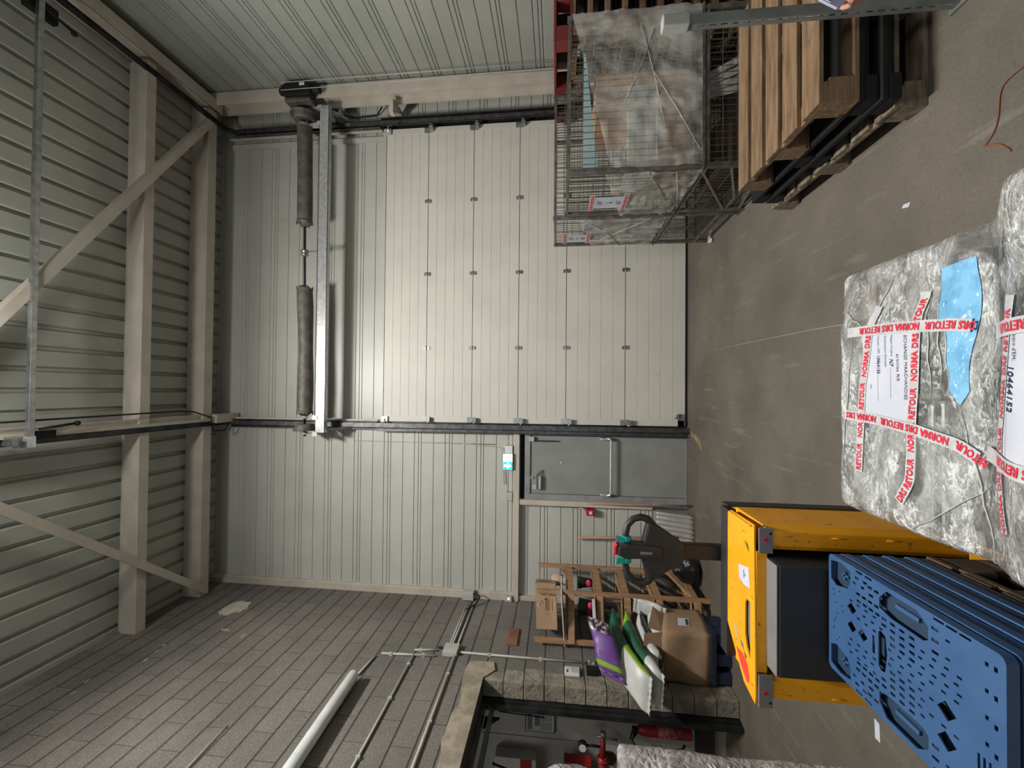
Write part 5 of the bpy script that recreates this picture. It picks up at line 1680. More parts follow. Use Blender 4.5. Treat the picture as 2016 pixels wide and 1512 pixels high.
def cage(name, label, x0, x1, y0, y1, z0, z1, group, legs=.0, nz=11, cross=False, top=False, n_u=24):
    r = thing(name, label, 'mesh cage', ((x0 + x1) / 2, (y0 + y1) / 2, z0), group)
    for x in (x0, x1):
        for y in (y0, y1):
            mb = MB(); mb.box(x - .018, x + .018, y - .018, y + .018, z0, z1); mb.build('post', 'frame', r, bevel=.003)
    zb = z0 + legs
    mb = MB()
    for z in (zb, z1 - .02):
        for y in (y0, y1): mb.bar((x0 - .012, y, z), (x1 + .012, y, z), .022, .022)
        for x in (x0, x1): mb.bar((x, y0, z), (x, y1, z), .022, .022)
    mb.build('rim_frame', 'frame', r)
    h = z1 - zb - .02
    for nm, o, du, n_ in (('front_mesh', (x0, y0 - .003, zb), (x1 - x0, 0, 0), n_u), ('back_mesh', (x0, y1, zb), (x1 - x0, 0, 0), n_u), ('side_mesh', (x0 - .003, y0, zb), (0, y1 - y0, 0), 16), ('side_mesh', (x1, y0, zb), (0, y1 - y0, 0), 16)):
        mb = MB(); mesh_face(mb, o, du, (0, 0, h), n_, nz); mb.build(nm, 'wire', r, fix=False)
    mb = MB(); mesh_face(mb, (x0, y0, zb), (x1 - x0, 0, 0), (0, y1 - y0, 0), 12, 8, .003); mb.build('floor_mesh', 'wire', r, fix=False)
    for x in (x0, x1):
        for y in (y0, y1):
            mb = MB(); mb.box(x - .03, x + .03, y - .03, y + .03, z0, z0 + .012); mb.build('foot', 'frame', r)
    if cross:
        for a, b in (((x0 - .01, y0, zb + .02), (x0 - .01, y1, z0 + .04)), ((x0 - .01, y0 + .1, zb + h), (x0 - .01, y1, zb + .02)), ((x0 - .01, y0, zb + h * .6), (x0 - .01, y1 - .2, zb))):
            mb = MB(); mb.bar(a, b, .010, .018); mb.build('diagonal_strut', 'galv', r)
    return r


AX0, AX1, AY0, AY1 = 1.70, 2.90, 3.25, 4.03
BX0, BX1, BY0, BY1 = 1.70, 2.90, 4.12, 4.88
GA = 'wire mesh cages by the right wall'
cage('mesh_cage', 'near lower mesh cage standing on the floor behind the pallet stack', AX0, AX1, AY0, AY1, 0, .60, GA, legs=.16, nz=4, cross=True)
cage('mesh_cage', 'near upper mesh cage wrapped in film with the larger paper label', AX0, AX1, AY0, AY1, .612, 1.635, GA, nz=10)
cage('mesh_cage', 'far lower mesh cage standing on the floor against the big door', BX0, BX1, BY0, BY1, 0, .60, GA, legs=.16, nz=4, cross=False)
cage('mesh_cage', 'far upper mesh cage wrapped in film with the smaller paper label', BX0, BX1, BY0, BY1, .612, 1.75, GA, nz=12)
for (x, y) in ((BX0, BY1), ):
    t = thing('film_scrap', 'torn scrap of clear film caught on the foot of the far mesh cage', 'film', (x, y, .01))
    mb = MB()
    vs = [Vector((x - .06 + .03 * (i % 5) + random.uniform(-.01, .01), y - .07 - .02 * (i // 5) + random.uniform(-.01, .01), .02 + .03 * random.random())) for i in range(20)]
    mb.add(vs, [(i, i + 1, i + 6, i + 5) for i in range(14) if i % 5 != 4], 0, True); mb.build('scrap', 'bagfilm', t)


# film skins on the cages
def skin_sheet(name, label, corners, off, amp, nu=40, nv=26, holes=None, seed=0):
    """corners a,b,c,d (a->b bottom, d->c top); off = outward vector"""
    a, b, c, d = [Vector(p) for p in corners]
    off = Vector(off)
    mb = MB(); vs = []
    for j in range(nv + 1):
        for i in range(nu + 1):
            u, v = i / nu, j / nv
            p = (a * (1 - u) + b * u) * (1 - v) + (d * (1 - u) + c * u) * v
            n_ = noise.noise(Vector((u * 5 + seed, v * 3, .3))) + .6 * noise.noise(Vector((u * 11 + v * 7 + seed, v * 12 - u * 5, 1.3)))
            vs.append(p + off * (1 + amp * abs(n_)))
    mb.add(vs, [(j * (nu + 1) + i, j * (nu + 1) + i + 1, (j + 1) * (nu + 1) + i + 1, (j + 1) * (nu + 1) + i) for j in range(nv) for i in range(nu)], 0, True)
    return mb


fl = thing('film_wrap', 'clear stretch film wound around the near upper mesh cage', 'film', (AX0, AY0, .65))
skin_sheet('', '', [(AX0, AY0, .63), (AX1 + .02, AY0, .63), (AX1 + .02, AY0, 1.60), (AX0, AY0, 1.30)], (0, -.022, 0), 1.5, seed=1).build('front_film', 'cagefilm', fl)
skin_sheet('', '', [(AX0, AY1, .66), (AX0, AY0, .61), (AX0, AY0, 1.34), (AX0, AY1, 1.12)], (-.022, 0, 0), 1.2, seed=4).build('side_film', 'cagefilm', fl)
mb = MB()
for a, b in (((AX0 - .03, AY1 - .05, .66), (AX0 - .03, AY0, 1.02)), ((AX0 - .03, AY1 - .1, .62), (AX0 - .03, AY0 + .02, .80)), ((AX0 + .1, AY0 - .03, .64), (AX0 + .75, AY0 - .03, 1.0)), ((AX0 + .30, AY0 - .03, .9), (AX1 - .1, AY0 - .03, 1.08)), ((AX0 + .5, AY0 - .03, 1.2), (AX1 - .15, AY0 - .03, .98))):
    mb.sweep([a, Vector(a).lerp(Vector(b), .5) + Vector((0, 0, -.01)), b], .003, 6)
mb.build('film_rope', 'milky', fl)
f2 = thing('film_wrap', 'clear stretch film wound around the far upper mesh cage', 'film', (BX0, BY0, .65))
skin_sheet('', '', [(BX0, BY1, .66), (BX0, BY0, .66), (BX0, BY0, 1.50), (BX0, BY1, 1.32)], (-.022, 0, 0), 1.5, seed=8).build('side_film', 'cagefilm', f2)
mb = MB(); mb.sweep([(BX0 - .03, BY1 - .02, 1.0), (BX0 - .035, BY0 + .3, 1.2), (BX0 - .03, BY0 + .02, 1.46)], .005, 6); mb.sweep([(BX0 - .03, BY1 - .1, 1.32), (BX0 - .035, BY0 + .25, 1.0), (BX0 - .03, BY0, .8)], .004, 6); mb.build('film_rope', 'milky', f2)
# panels and goods inside
t = thing('milky_panel', 'milky translucent plastic panel standing inside the near upper mesh cage', 'panel', (2.2, 3.35, .93))
mb = MB(); mb.box(1.75, 2.40, 3.30, 3.34, .94, 1.16); mb.box(1.74, 2.41, 3.295, 3.36, .93, .945); mb.build('panel', 'milky', t, bevel=.004)
mb = MB(); mb.box(1.74, 1.76, 3.36, 3.98, .94, 1.16); mb.build('side_return', 'milky', t)
t = thing('milky_panel', 'milky panel standing along the side of the far upper mesh cage', 'panel', (1.75, 4.5, .70))
mb = MB(); mb.box(1.735, 1.755, 4.2, 4.86, .64, 1.42); mb.build('panel', 'milky', t)
t = MB(); t.add([(1.74, 3.40, 1.375), (1.745, 3.40, 1.50), (2.86, 3.55, 1.49), (2.86, 3.55, 1.475)], [(0, 1, 2, 3)])
o = t.build('pale_board', 'paleblue'); md = o.modifiers.new('s', 'SOLIDIFY'); md.thickness = .006
tag(o, 'pale blue tapering board inside the near upper mesh cage', 'board')
for i, (x, y, z, w, h) in enumerate(((2.45, 3.72, .632, .4, .45), (1.98, 3.70, .632, .42, .26), (2.46, 3.72, 1.085, .36, .30))):
    t = thing('carton', ['brown carton at the right inside the near upper mesh cage', 'brown carton at the left inside the near upper mesh cage', 'brown carton stacked on another in the near upper mesh cage'][i], 'carton', (x, y, z))
    mb = MB(); mb.box(x - w / 2, x + w / 2, y - .2, y + .25, z, z + h); mb.build('box', 'carton', t, bevel=.004)
    mb = MB(); mb.box(x - .03, x + .03, y - .2015, y - .2, z + .01, z + h - .005); mb.build('tape_strip', 'wood_grey', t)
for i, (x, y) in enumerate(((2.0, 3.72),)):
    t = thing('carton', ['dark brown carton low in the near lower cage, left', 'dark brown carton low in the near lower cage, right'][i], 'carton', (x, y, .18))
    mb = MB(); mb.box(x - .2, x + .2, y - .2, y + .22, .175, .175 + .24 + .06 * i); mb.build('box', 'wood_dark', t, bevel=.004)
    mb = MB(); mb.box(x - .18, x + .18, y - .2015, y - .2, .3, .33); mb.build('tape_strip', 'wood_grey', t)
t = thing('plank_bundle', 'bundle of pale planks lying slanted in the near lower mesh cage', 'planks', (2.6, 3.4, .3))
for k in range(4):
    mb = MB(); mb.bar((2.35 + .07 * k, 3.32, .20 + .03 * k), (2.62 + .05 * k, 3.85, .46), .05, .014); mb.build('plank', 'offwhite', t)


def cage_label(yn, yf, zb, zt_, label, top, bot, tilt=0):
    x = 1.660
    t = thing('paper_label', label, 'label', (x, yn, zb))
    u0, u1 = yf, yn      # reading left -> right goes towards the camera
    mb = MB(); mb.add([(x, u0, zb), (x, u1, zb), (x, u1, zt_), (x, u0, zt_)], [(0, 1, 2, 3)])
    sh_ = o = mb.build('sheet', 'paper', t); md = o.modifiers.new('s', 'SOLIDIFY'); md.thickness = .001
    mb = MB()
    X = x - .0022
    put_text(mb, top, (X, u0 - .075, zt_ - .085), (0, -1, 0), (0, 0, 1), .04, mi=0, width=.07)
    put_text(mb, bot, (X, u0 - .075, zb + .035), (0, -1, 0), (0, 0, 1), .04, mi=0, width=.07)
    yc = (u0 + u1) / 2
    mb.box(X, X + .0005, yc - .003, yc + .003, zb + .12, zt_ - .115)
    mb.prism([(yc - .013, zb + .125), (yc + .013, zb + .125), (yc, zb + .095)], 'x', X, X + .0005)
    mb.build('lettering', 'ink', sh_)
    for z in (zt_ + .004, zb - .004):
        mb = MB(); mb.box(x - .001, x - .0004, u0 + .05, u1 - .05, z - .022, z + .022)
        tp_ = mb.build('tape', 'tape', t)
        mb = MB(); y = u0 + .04
        for wd_ in (.035, .055, .025, .05, .04, .035):
            mb.box(x - .0022, x - .0014, y, y - wd_, z - .011, z + .011); y -= wd_ + .010
        mb.build('tape_lettering', 'redink', tp_)


cage_label(3.62, 3.84, 1.12, 1.40, 'white paper label with two numbers and a down arrow on the near upper cage', '57', '67')
cage_label(4.48, 4.69, 1.38, 1.62, 'smaller looking white paper label with an arrow on the far upper cage', '57', '67')

# ================================================================== HAND WITH PHONE (at the right edge)
pe = thing('person', 'person just outside the picture, only fingertips holding a lilac phone showing', 'person', (1.40, 1.36, .72))
ph = thing('phone', 'lilac phone with a dark camera module held in a hand at the right edge', 'phone', (1.36, 1.40, .75))
mb = MB()
c0 = Vector((1.203, 1.395, .823)); dA = Vector((.62, .10, .78)).normalized(); dB = Vector((.78, .05, -.625)).normalized()
dB = (dB - dA * dB.dot(dA)).normalized(); dN = dA.cross(dB).normalized()
if dN.y > 0: dN = -dN


def rrect(w, h, r, n=5):
    p = []
    for cx, cy, a0 in ((w - r, h - r, 0), (r, h - r, PI / 2), (r, r, PI), (w - r, r, 1.5 * PI)):
        for k in range(n + 1): p.append((cx + r * math.cos(a0 + k * PI / 2 / n), cy + r * math.sin(a0 + k * PI / 2 / n)))
    return p


pf = lambda v: c0 + dB * v.x + dA * v.y + dN * v.z
vs, fs = plate([rrect(.150, .072, .010)], -.004, .004, pf); mb.add(vs, fs); mb.build('back_cover', 'phone', ph, bevel=.0015)
vs, fs = plate([[(p[0] + .004, p[1] + .030) for p in rrect(.034, .036, .008)]], .004, .0062, pf); mb = MB(); mb.add(vs, fs); mb.build('camera_module', 'white', ph)
for q in ((.012, .040), (.012, .056), (.028, .048)):
    mb = MB(); a = pf(Vector((q[0], q[1], .0062))); mb.cyl(a, a + dN * .002, .0065, 16); mb.build('lens', 'glass_dark', ph)
# hand: palm with five bent fingers, forearm leaving to the right
mb = MB()
wr = pf(Vector((.175, -.03, -.03)))
palm_c = pf(Vector((.10, -.012, -.022)))
mb.sweep([wr + Vector((.30, -.05, -.06)), wr + Vector((.15, -.02, -.03)), wr, lerp(wr, palm_c, .5), palm_c, pf(Vector((.065, .0, -.022)))], [.042, .034, .027, .030, .032, .022], 18)
fing = [(.040, .0085, 1.0), (.060, .009, 1.05), (.080, .009, 1.0), (.099, .008, .85)]
for x, r, k in fing:
    mb.sweep([pf(Vector((x + .008, .02, -.028))), pf(Vector((x + .004, -.006, -.024))), pf(Vector((x, -.020 * k, -.008))), pf(Vector((x - .002, -.018 * k, .008))), pf(Vector((x - .003, -.004, .0145)))], [r, r, r * .97, r * .9, r * .62], 12)
mb.sweep([pf(Vector((.135, .02, -.03))), pf(Vector((.120, .060, -.028))), pf(Vector((.095, .083, -.012))), pf(Vector((.075, .080, .008)))], [.014, .012, .011, .008], 12)
hand = mb.build('hand', 'skin', pe)
md = hand.modifiers.new('remesh', 'REMESH'); md.mode = 'VOXEL'; md.voxel_size = .0022; md.use_smooth_shade = True
mb = MB(); mb.sweep([wr + Vector((.42, -.06, -.05)), wr + Vector((.30, -.05, -.06)), wr + Vector((.12, -.018, -.026))], [.058, .052, .042], 18); mb.build('sleeve', 'sleeve', pe)
mb = MB()
for x, r, k in fing:
    a = pf(Vector((x - .003, -.010, .0165))); mb.sph(a, .006, 8, (.8, .5, 1.0))
mb.build('fingernails', mat('fingernail', (.62, .36, .31), .3), pe)

# ================================================================== FILM-WRAPPED LOAD in the foreground
WX0, WX1, WY0, WY1 = -.415, .435, .42, 1.68


def sm(a, b, x):
    t = max(0, min(1, (x - a) / (b - a)))
    return t * t * (3 - 2 * t)


def top_h(x, y):
    h = .650 + .004 * noise.noise(Vector((x * 6, y * 6, 0)))
    h += .072 * (1 - sm(.98, 1.14, y))
    h -= .012 * sm(.0, .06, x - .22) * sm(1.16, 1.30, y)
    h += .012 * (1 - sm(1.0, 1.10, y)) * sm(.24, .30, x)
    return h


wl = thing('wrapped_load', 'film-wrapped pallet load in the foreground with red printed tape and paper labels', 'wrapped pallet', (0, 1.0, 0))


def shell(x0, x1, y0, y1, z0, th, nx, ny, nz, rad, amp, freq, seed, taper=0.0):
    bm = bmesh.new()
    def grid(fn, n, m):
        g = [[bm.verts.new(fn(i / n, j / m)) for i in range(n + 1)] for j in range(m + 1)]
        for j in range(m):
            for i in range(n): bm.faces.new((g[j][i], g[j][i + 1], g[j + 1][i + 1], g[j + 1][i]))
    def F(p):
        x, y, t = p           # t 0..1 height
        zt = th(min(max(x, x0 + rad), x1 - rad), y)
        z = z0 + (zt - z0) * t
        q = Vector((x, y, z))
        inner = Vector((min(max(x, x0 + rad), x1 - rad), min(max(y, y0 + rad), y1 - rad), min(z, zt - rad)))
        d = q - inner
        if d.length > 1e-6:
            m = d.length
            d.normalize()
            q = inner + d * min(rad, m if (abs(q.x - inner.x) + abs(q.y - inner.y) + abs(q.z - inner.z)) == m else rad)
        n1 = noise.noise(Vector((q.x * freq + seed, q.y * freq, q.z * freq)))
        n2 = noise.noise(Vector((q.x * freq * 3.1 + seed, q.y * freq * 3.1, q.z * freq * 3.1)))
        side = 0 if t >= .999 and (x0 + rad < x < x1 - rad) and (y0 + rad < y < y1 - rad) else 1
        k = amp * (1 if side else .0)
        if side:
            c = Vector(((x0 + x1) / 2, (y0 + y1) / 2, q.z))
            o = (q - c); o.normalize()
            q += o * (k * n1 + .35 * k * n2)
        if taper and q.x > 0: q.x += taper * (1 - sm(1.07, 1.12, q.y)) * min(1, q.x / x1)
        return q
    grid(lambda u, v: F((x0 + (x1 - x0) * u, y0 + (y1 - y0) * v, 1)), nx, ny)
    grid(lambda u, v: F((x0 + (x1 - x0) * u, y0, v)), nx, nz)
    grid(lambda u, v: F((x0 + (x1 - x0) * u, y1, v)), nx, nz)
    grid(lambda u, v: F((x0, y0 + (y1 - y0) * u, v)), ny, nz)
    grid(lambda u, v: F((x1, y0 + (y1 - y0) * u, v)), ny, nz)
    bmesh.ops.remove_doubles(bm, verts=bm.verts, dist=.0008)
    bmesh.ops.recalc_face_normals(bm, faces=bm.faces)
    vs = [v.co.copy() for v in bm.verts]; bm.verts.index_update()
    fs = [tuple(v.index for v in f.verts) for f in bm.faces]
    bm.free()
    m_ = MB(); m_.add(vs, fs, 0, True)
    return m_


shell(WX0, WX1, WY0, WY1, .10, top_h, 70, 100, 30, .030, .012, 5.0, 2.0, taper=.05).build('film_shell', 'film', wl)
# film folds: long ropes and the loose tail at the right
mb = MB()
for a, b, r in (((.30, 1.665, .648), (.19, 1.50, .654), .004), ((-.30, 1.655, .653), (.20, 1.60, .656), .003), ((-.40, 1.35, .655), (-.22, 1.12, .66), .003), ((.37, 1.42, .645), (.21, 1.55, .655), .0035), ((-.40, 1.10, .70), (-.05, 1.20, .668), .003), ((.02, 1.25, .658), (.34, 1.27, .656), .003), ((-.02, 1.285, .657), (.30, 1.30, .656), .0025), ((.0, 1.23, .659), (.25, 1.245, .657), .0025)):
    a = Vector(a); b = Vector(b)
    pts = []
    for k in range(9):
        p = a.lerp(b, k / 8); p.z = top_h(p.x, p.y) + .003; p += Vector((.004 * math.sin(k * 1.7), .004 * math.cos(k * 2.1), 0)); pts.append(p)
    mb.sweep(pts, [r * .55 * (.3 + math.sin(PI * k / 8)) for k in range(9)], 6)
mb.build('film_fold', 'milky', wl)
# goods under the film
for (x0, x1, y0, y1, dz, m_, nm, lb) in ((-.395, -.02, 1.30, 1.645, -.022, 'milky', 'crate', 'pale crate under the film, far left of the wrapped load'),
                                        (.0, .40, 1.36, 1.645, -.040, 'wood_grey', 'crate', 'brown grey crate under the film, far right of the wrapped load'),
                                        (-.395, -.05, .90, 1.28, -.030, 'frame', 'crate', 'dark grey crate under the film, left middle of the wrapped load'),
                                        (-.02, .40, 1.255, 1.345, -.045, 'frame', 'crate', 'narrow dark box under the film beside the blue sheet'),
                                        (.0, .40, .50, 1.10, -.05, 'milky', 'crate', 'pale crate under the film, nearest at the right'),
                                        (-.395, -.02, .45, .88, -.04, 'milky', 'crate', 'pale crate under the film, nearest at the left')):
    t = thing(nm, lb, 'crate', ((x0 + x1) / 2, (y0 + y1) / 2, .16))
    zt_ = min(top_h(x, y) for x in (x0, x1) for y in (y0, y1)) + dz
    mb = MB(); mb.box(x0, x1, y0, y1, .16, zt_ - .02); mb.build('body', m_, t, bevel=.01)
    mb = MB(); mb.box(x0 + .01, x1 - .01, y0 + .01, y1 - .01, zt_ - .0195, zt_); mb.build('lid', m_, t, bevel=.006)
mb = MB()
n = 30; vs = []
for j in range(9):
    for i in range(n + 1):
        u, v = i / n, j / 8
        x = -.03 + .375 * u
        y = lerp(1.150 + .012 * math.sin(u * 7) + .02 * (1 - u), 1.245 - .02 * (1 - u) ** 2 + (.02 if u > .62 else 0), v)
        if u < .10: y = lerp(1.20, y, u / .10)
        vs.append((x, y, top_h(x, y) + .0025 + .002 * noise.noise(Vector((x * 30, y * 30, 0)))))
mb.add(vs, [(j * (n + 1) + i, j * (n + 1) + i + 1, (j + 1) * (n + 1) + i + 1, (j + 1) * (n + 1) + i) for j in range(8) for i in range(n)], 0, True)
M['bluesheet'] = mat('crinkled_blue_sheet', (.20, .46, .70), .22, col2=(.13, .36, .58), scale=24, bump=.9, bscale=45, bdist=.008, dirt=(.62, .74, .82), dirt_scale=38, dirt_lo=.60, dirt_hi=.68)
mb.build('blue_sheet', 'bluesheet', wl)
# wooden pallet carrying it
wood_pallet('wooden_pallet', 'wooden pallet carrying the film-wrapped load in the foreground', WX0 - .01, WX1 - .0, WY0, WY1 - .02, 0, 'wood_dark', nb_=7, h=.098)
# plastic pallet side with the yellow stopper beside it
mb = MB(); mb.box(-.50, -.428, 1.58, 1.93, .0, .03)
tag(mb.build('floor_plank', 'wood_dark', bevel=.003), 'dark plank on the floor between the yellow truck and the wrapped load', 'plank')


def on_top(off):
    return lambda p: Vector((p.x, p.y, top_h(p.x, p.y) + off))


def strip(mb, pts, w, off, mi=0, n=30):
    pts = [Vector((p[0], p[1], 0)) for p in pts]
    L = [0]
    for a, b in zip(pts, pts[1:]): L.append(L[-1] + (b - a).length)
    def at(s):
        for k in range(len(pts) - 1):
            if s <= L[k + 1] + 1e-9:
                f = (s - L[k]) / (L[k + 1] - L[k]); return pts[k].lerp(pts[k + 1], f), (pts[k + 1] - pts[k]).normalized()
        return pts[-1], (pts[-1] - pts[-2]).normalized()
    vs = []
    for i in range(n + 1):
        p, d = at(L[-1] * i / n)
        q = Vector((-d.y, d.x, 0))
        for s in (-1, -.33, .33, 1):
            v = p + q * s * w / 2
            vs.append((v.x, v.y, top_h(v.x, v.y) + off))
    mb.add(vs, [(4 * i + k, 4 * i + k + 1, 4 * i + 5 + k, 4 * i + 4 + k) for i in range(n) for k in range(3)], mi, True)
    return at, L[-1]


def tape(pts, w, level, words, start, size, gap=.35, flip=False, xs=.82):
    """pts in reading direction"""
    off = .005 + .0028 * level
    mb = MB()
    at, L = strip(mb, pts, w, off)
    tp = mb.build('tape', 'tape', wl, fix=False)
    mt = MB()
    s = start; k = 0
    while s < L - .01:
        wd_ = words[k % len(words)]; k += 1
        vs, fs, tw = text2d(wd_, .034)
        out = []; W_ = tw * size * xs
        ok = True
        for x, y in vs:
            ss = s + x * size * xs
            if ss > L: ok = False; break
            p, d = at(max(ss, 0)); q = Vector((-d.y, d.x, 0))
            p = p + (d * ss if ss < 0 else Vector((0, 0, 0)))
            v = p + q * (y - .5) * size
            out.append((v.x, v.y, top_h(v.x, v.y) + off + .0016))
        if not ok: break
        mt.add(out, fs)
        s += W_ + size * gap * (1 if wd_ in ('NORMA', 'DRS') else 2.6)
    if mt.v: mt.build('tape_lettering', 'redink', tp, fix=False)


# label sheets
def sheet(corners, text_lines, level=0):
    """corners: origin (top left when read), u (reading direction, full width), v (down the page)"""
    o, u, v = [Vector((c[0], c[1], 0)) for c in corners]
    mb = MB(); n = 16; vs = []
    for j in range(n + 1):
        for i in range(n + 1):
            p = o + u * (i / n) + v * (j / n); vs.append((p.x, p.y, top_h(p.x, p.y) + .0035))
    mb.add(vs, [(j * (n + 1) + i, j * (n + 1) + i + 1, (j + 1) * (n + 1) + i + 1, (j + 1) * (n + 1) + i) for j in range(n) for i in range(n)], 0, True)
    shp = mb.build('label_sheet', 'paper', wl, fix=False)
    ul, vl = u.length, v.length; ud, vd = u.normalized(), v.normalized()
    f = lambda p: Vector((p.x, p.y, top_h(p.x, p.y) + .0050))
    m1, m2 = MB(), MB()
    for (t, a, b, h, w, pen) in text_lines:
        tgt = m2 if pen else m1
        if t == '_':
            q = o + ud * a + vd * b
            nn = 20
            vs = []
            for i in range(nn + 1):
                p = q + ud * (w * i / nn); vs += [f(p), f(p - vd * h)]
            tgt.add(vs, [(2 * i, 2 * i + 1, 2 * i + 3, 2 * i + 2) for i in range(nn)])
        else:
            put_text(tgt, t, o + ud * a + vd * b, ud, -vd, h, mi=0, width=w, f=f, shear=.25 if pen else 0, bold=.012 if pen else 0)
    m1.build('printed_text', 'ink', shp, fix=False)
    if m2.v: m2.build('handwriting', 'pen', shp, fix=False)


# far label: read from the far side, so its letter tops point towards the camera
sheet([(.196, 1.342), (-.293, -.004), (.010, .205)],
      [('ECHANGE MARCHANDISE', .022, .035, .0115, .195, 0), ('articles RR', .078, .064, .0105, .085, 0),
       ("Magasin d'origine:", .018, .085, .0075, .068, 0), ('N7', .092, .091, .014, .026, 1), ('_', .118, .088, .0008, .10, 0),
       ('Destinataire: Entrepôt', .018, .110, .0075, .10, 0),
       ("Numéro d'EM:", .018, .138, .0075, .058, 0), ('10464156', .078, .142, .013, .062, 1), ('_', .142, .139, .0008, .09, 0), ('Date', .175, .170, .006, .016, 0)])
# near label (mostly beyond the lower edge of the frame)
sheet([(.160, .850), (-.320, .018), (-.004, .205)],
      [("Numéro d'EM:", .010, .152, .011, .075, 0), ('10464152', .092, .168, .022, .105, 1), ('_', .20, .170, .0010, .10, 0), ('Date', .145, .196, .008, .022, 0),
       ('Destinataire:', .010, .115, .011, .075, 0)])
NDR = ['NORMA', 'DRS', 'RETOUR']
tape([(-.330, 1.395), (-.262, 1.356), (-.083, 1.345), (.080, 1.338), (.200, 1.330), (.292, 1.312)], .033, 0, ['DRS', 'RETOUR', 'NORMA', 'RETOUR', 'NORMA', 'DRS', 'RETOUR', 'NORMA', 'DR'], .004, .0205)
tape([(-.270, 1.566), (-.100, 1.556), (.023, 1.545), (.200, 1.515), (.285, 1.488)], .033, 0, ['RETOUR', 'NORMA', 'RETOUR', 'NORMA', 'DRS', 'RETOUR', 'NORMA'], .004, .0205)
tape([(.172, 1.165), (.182, 1.215), (.202, 1.40), (.214, 1.615)], .034, 1, ['DRS', 'RETOUR', 'NORMA', 'DRS', 'RETOUR', 'NORMA', 'DRS', 'R'], -.012, .0205)
tape([(-.160, 1.150), (-.134, 1.20), (-.105, 1.338), (-.085, 1.50), (-.078, 1.632)], .034, 1, ['RETOUR', 'NORMA', 'DRS', 'RETOUR', 'NORMA', 'DRS', 'RETOUR'], -.03, .0205)
tape([(-.310, 1.040), (-.262, 1.055), (-.20, 1.072), (-.10, 1.070), (.05, 1.045), (.13, 1.030), (.215, 1.012)], .034, 0, ['NORMA', 'DRS', 'RETOUR', 'NORMA', 'DRS', 'RETOUR', 'NORMA', 'DRS'], -.006, .021)
tape([(.142, .78), (.146, .90), (.146, 1.0), (.147, 1.090)], .036, 1, ['NORMA', 'DRS', 'RETOUR', 'NORMA', 'DRS', 'RETOUR'], .04, .0205)
tape([(-.185, .78), (-.176, .90), (-.165, 1.0), (-.142, 1.125)], .036, 1, ['NORMA', 'DRS', 'RETOUR'], .06, .0205)

# ================================================================== WRAPPED LOAD at the left edge
w2 = thing('wrapped_load', 'grey pink film-wrapped bale at the left edge beside the blue pallets', 'wrapped pallet', (-2.3, 1.8, 0))
shell(-2.72, -1.822, 1.25, 2.24, .0, lambda x, y: 1.375, 30, 30, 40, .03, .012, 3.5, 9.0).build('film_shell', 'bagfilm', w2)
mb = MB()
for (z, a) in ((.92, .0), (.80, .05), (1.0, -.06), (.55, .04)):
    pts = [(-1.99 + .165 * k / 6, 2.225 + .01 * math.sin(k), z + a * k / 6) for k in range(6)] + [(-1.825, 2.15 - .12 * k, z + a - .05 * k) for k in range(6)]
    mb.sweep(pts, .007, 6)
mb.build('film_fold', 'milky', w2)
mb = MB(); mb.box(-2.70, -1.845, 1.27, 2.20, .02, 1.34); mb.build('bale_core', mat('faded_pink_bale', (.24, .20, .19), .9, col2=(.16, .135, .13), scale=5, dirt=(.35, .18, .11), dirt_scale=4, dirt_lo=.6, dirt_hi=.7), w2)
b2 = thing('film_bag', 'crumpled clear film peak on top of the left wrapped bale', 'film', (-2.05, 2.2, 1.45))
mb = MB(); vs = []
n, K = 14, 24
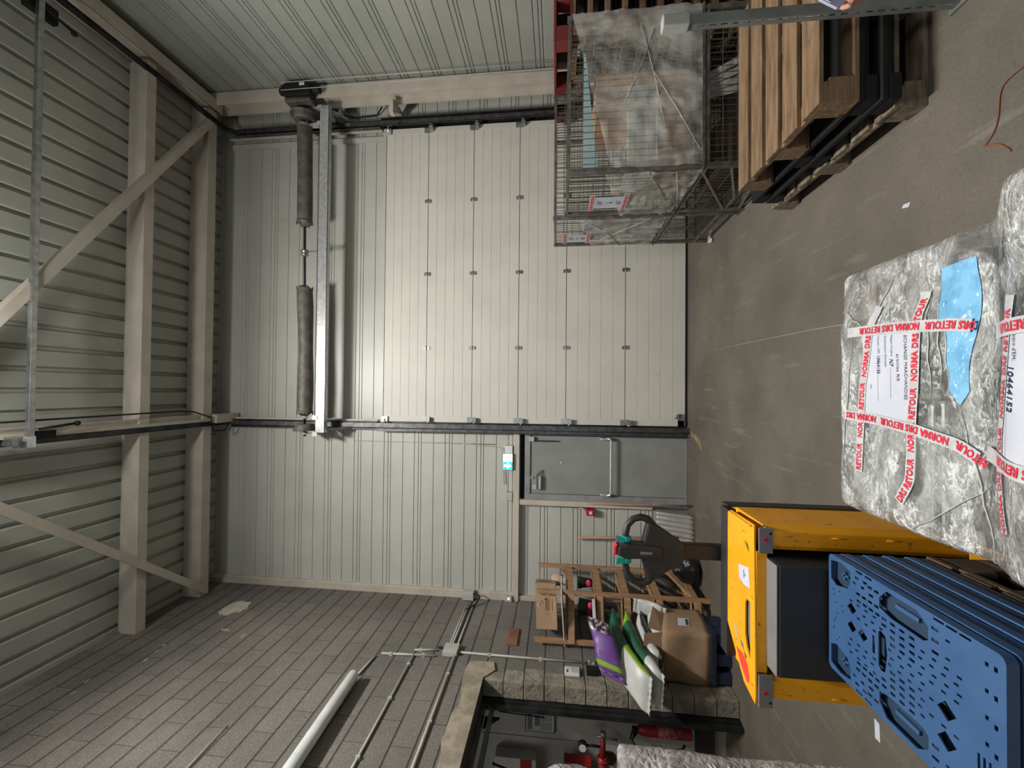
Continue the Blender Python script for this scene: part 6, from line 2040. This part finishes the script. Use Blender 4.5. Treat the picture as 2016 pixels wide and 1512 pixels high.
for i in range(n + 1):
    t_ = i / n
    for k in range(K):
        a = 2 * PI * k / K
        r = (.02 + .24 * t_ ** .7) * (1 + .25 * noise.noise(Vector((math.cos(a) * 2.2, math.sin(a) * 2.2, t_ * 2))))
        vs.append(Vector((-1.95 + r * math.cos(a) * .8 - .16 * t_, 2.12 + r * math.sin(a) * .7 - .04 * t_, 1.77 - .37 * t_ ** 1.1 + .02 * noise.noise(Vector((a, t_ * 5, 1))))))
mb.add(vs, [(i * K + k, (i + 1) * K + k, (i + 1) * K + (k + 1) % K, i * K + (k + 1) % K) for i in range(n) for k in range(K)], 0, True)
mb.build('film', 'bagfilm', b2)

# ================================================================== floor litter
mb = MB(); mb.prism([(-1.83, 2.435), (-1.73, 2.44), (-1.735, 2.405), (-1.83, 2.40)], 'z', .0005, .002)
tag(mb.build('paper_strip', 'paper'), 'small pale strip of paper on the floor left of the blue pallets', 'paper')
mb = MB(); mb.prism([(-.50, 5.52), (-.56, 5.50), (-.62, 5.30), (-.70, 5.14), (-.66, 5.12), (-.60, 5.20), (-.55, 5.24), (-.54, 5.40)], 'z', .0004, .0014)
M['ypaint'] = mat('worn_yellow_paint', (.34, .25, .08), .8, col2=(.14, .12, .085), scale=22, lo=.42, hi=.55)
tag(mb.build('paint_mark', 'ypaint'), 'worn yellow paint mark on the floor at the foot of the left door track', 'paint mark')
mb = MB(); mb.sweep([(.46, 5.10, .003), (.44, 4.0, .003), (.42, 3.0, .003), (.40, 2.55, .004)], .0018, 5)
tag(mb.build('white_thread', 'offwhite'), 'thin white thread lying straight across the floor towards the big door', 'thread')
mb = MB(); mb.sweep([(1.20 - .30 * t_ + .03 * math.sin(t_ * 9), 1.70 + .13 * math.sin(t_ * 2.6) + .02 * math.sin(t_ * 11), .004) for t_ in [k_ / 24 for k_ in range(25)]], .0028, 6)
tag(mb.build('orange_string', mat('orange_brown_string', (.22, .08, .035), .8)), 'orange-brown plastic string curled on the floor at the right', 'string')
mb = MB(); mb.prism([(.905, 2.21), (.925, 2.20), (.93, 2.24), (.915, 2.25)], 'z', .0006, .002)
tag(mb.build('paper_scrap', 'paper'), 'tiny white paper scrap on the floor beside the right pallet stack', 'paper')
mb = MB(); mb.sweep([(-1.46, 1.98, .006), (-1.60, 1.90, .010), (-1.72, 1.93, .006)], .006, 6)
tag(mb.build('cord_scrap', 'offwhite'), 'short bent white cord on the floor beside the left wrapped bale', 'cord')
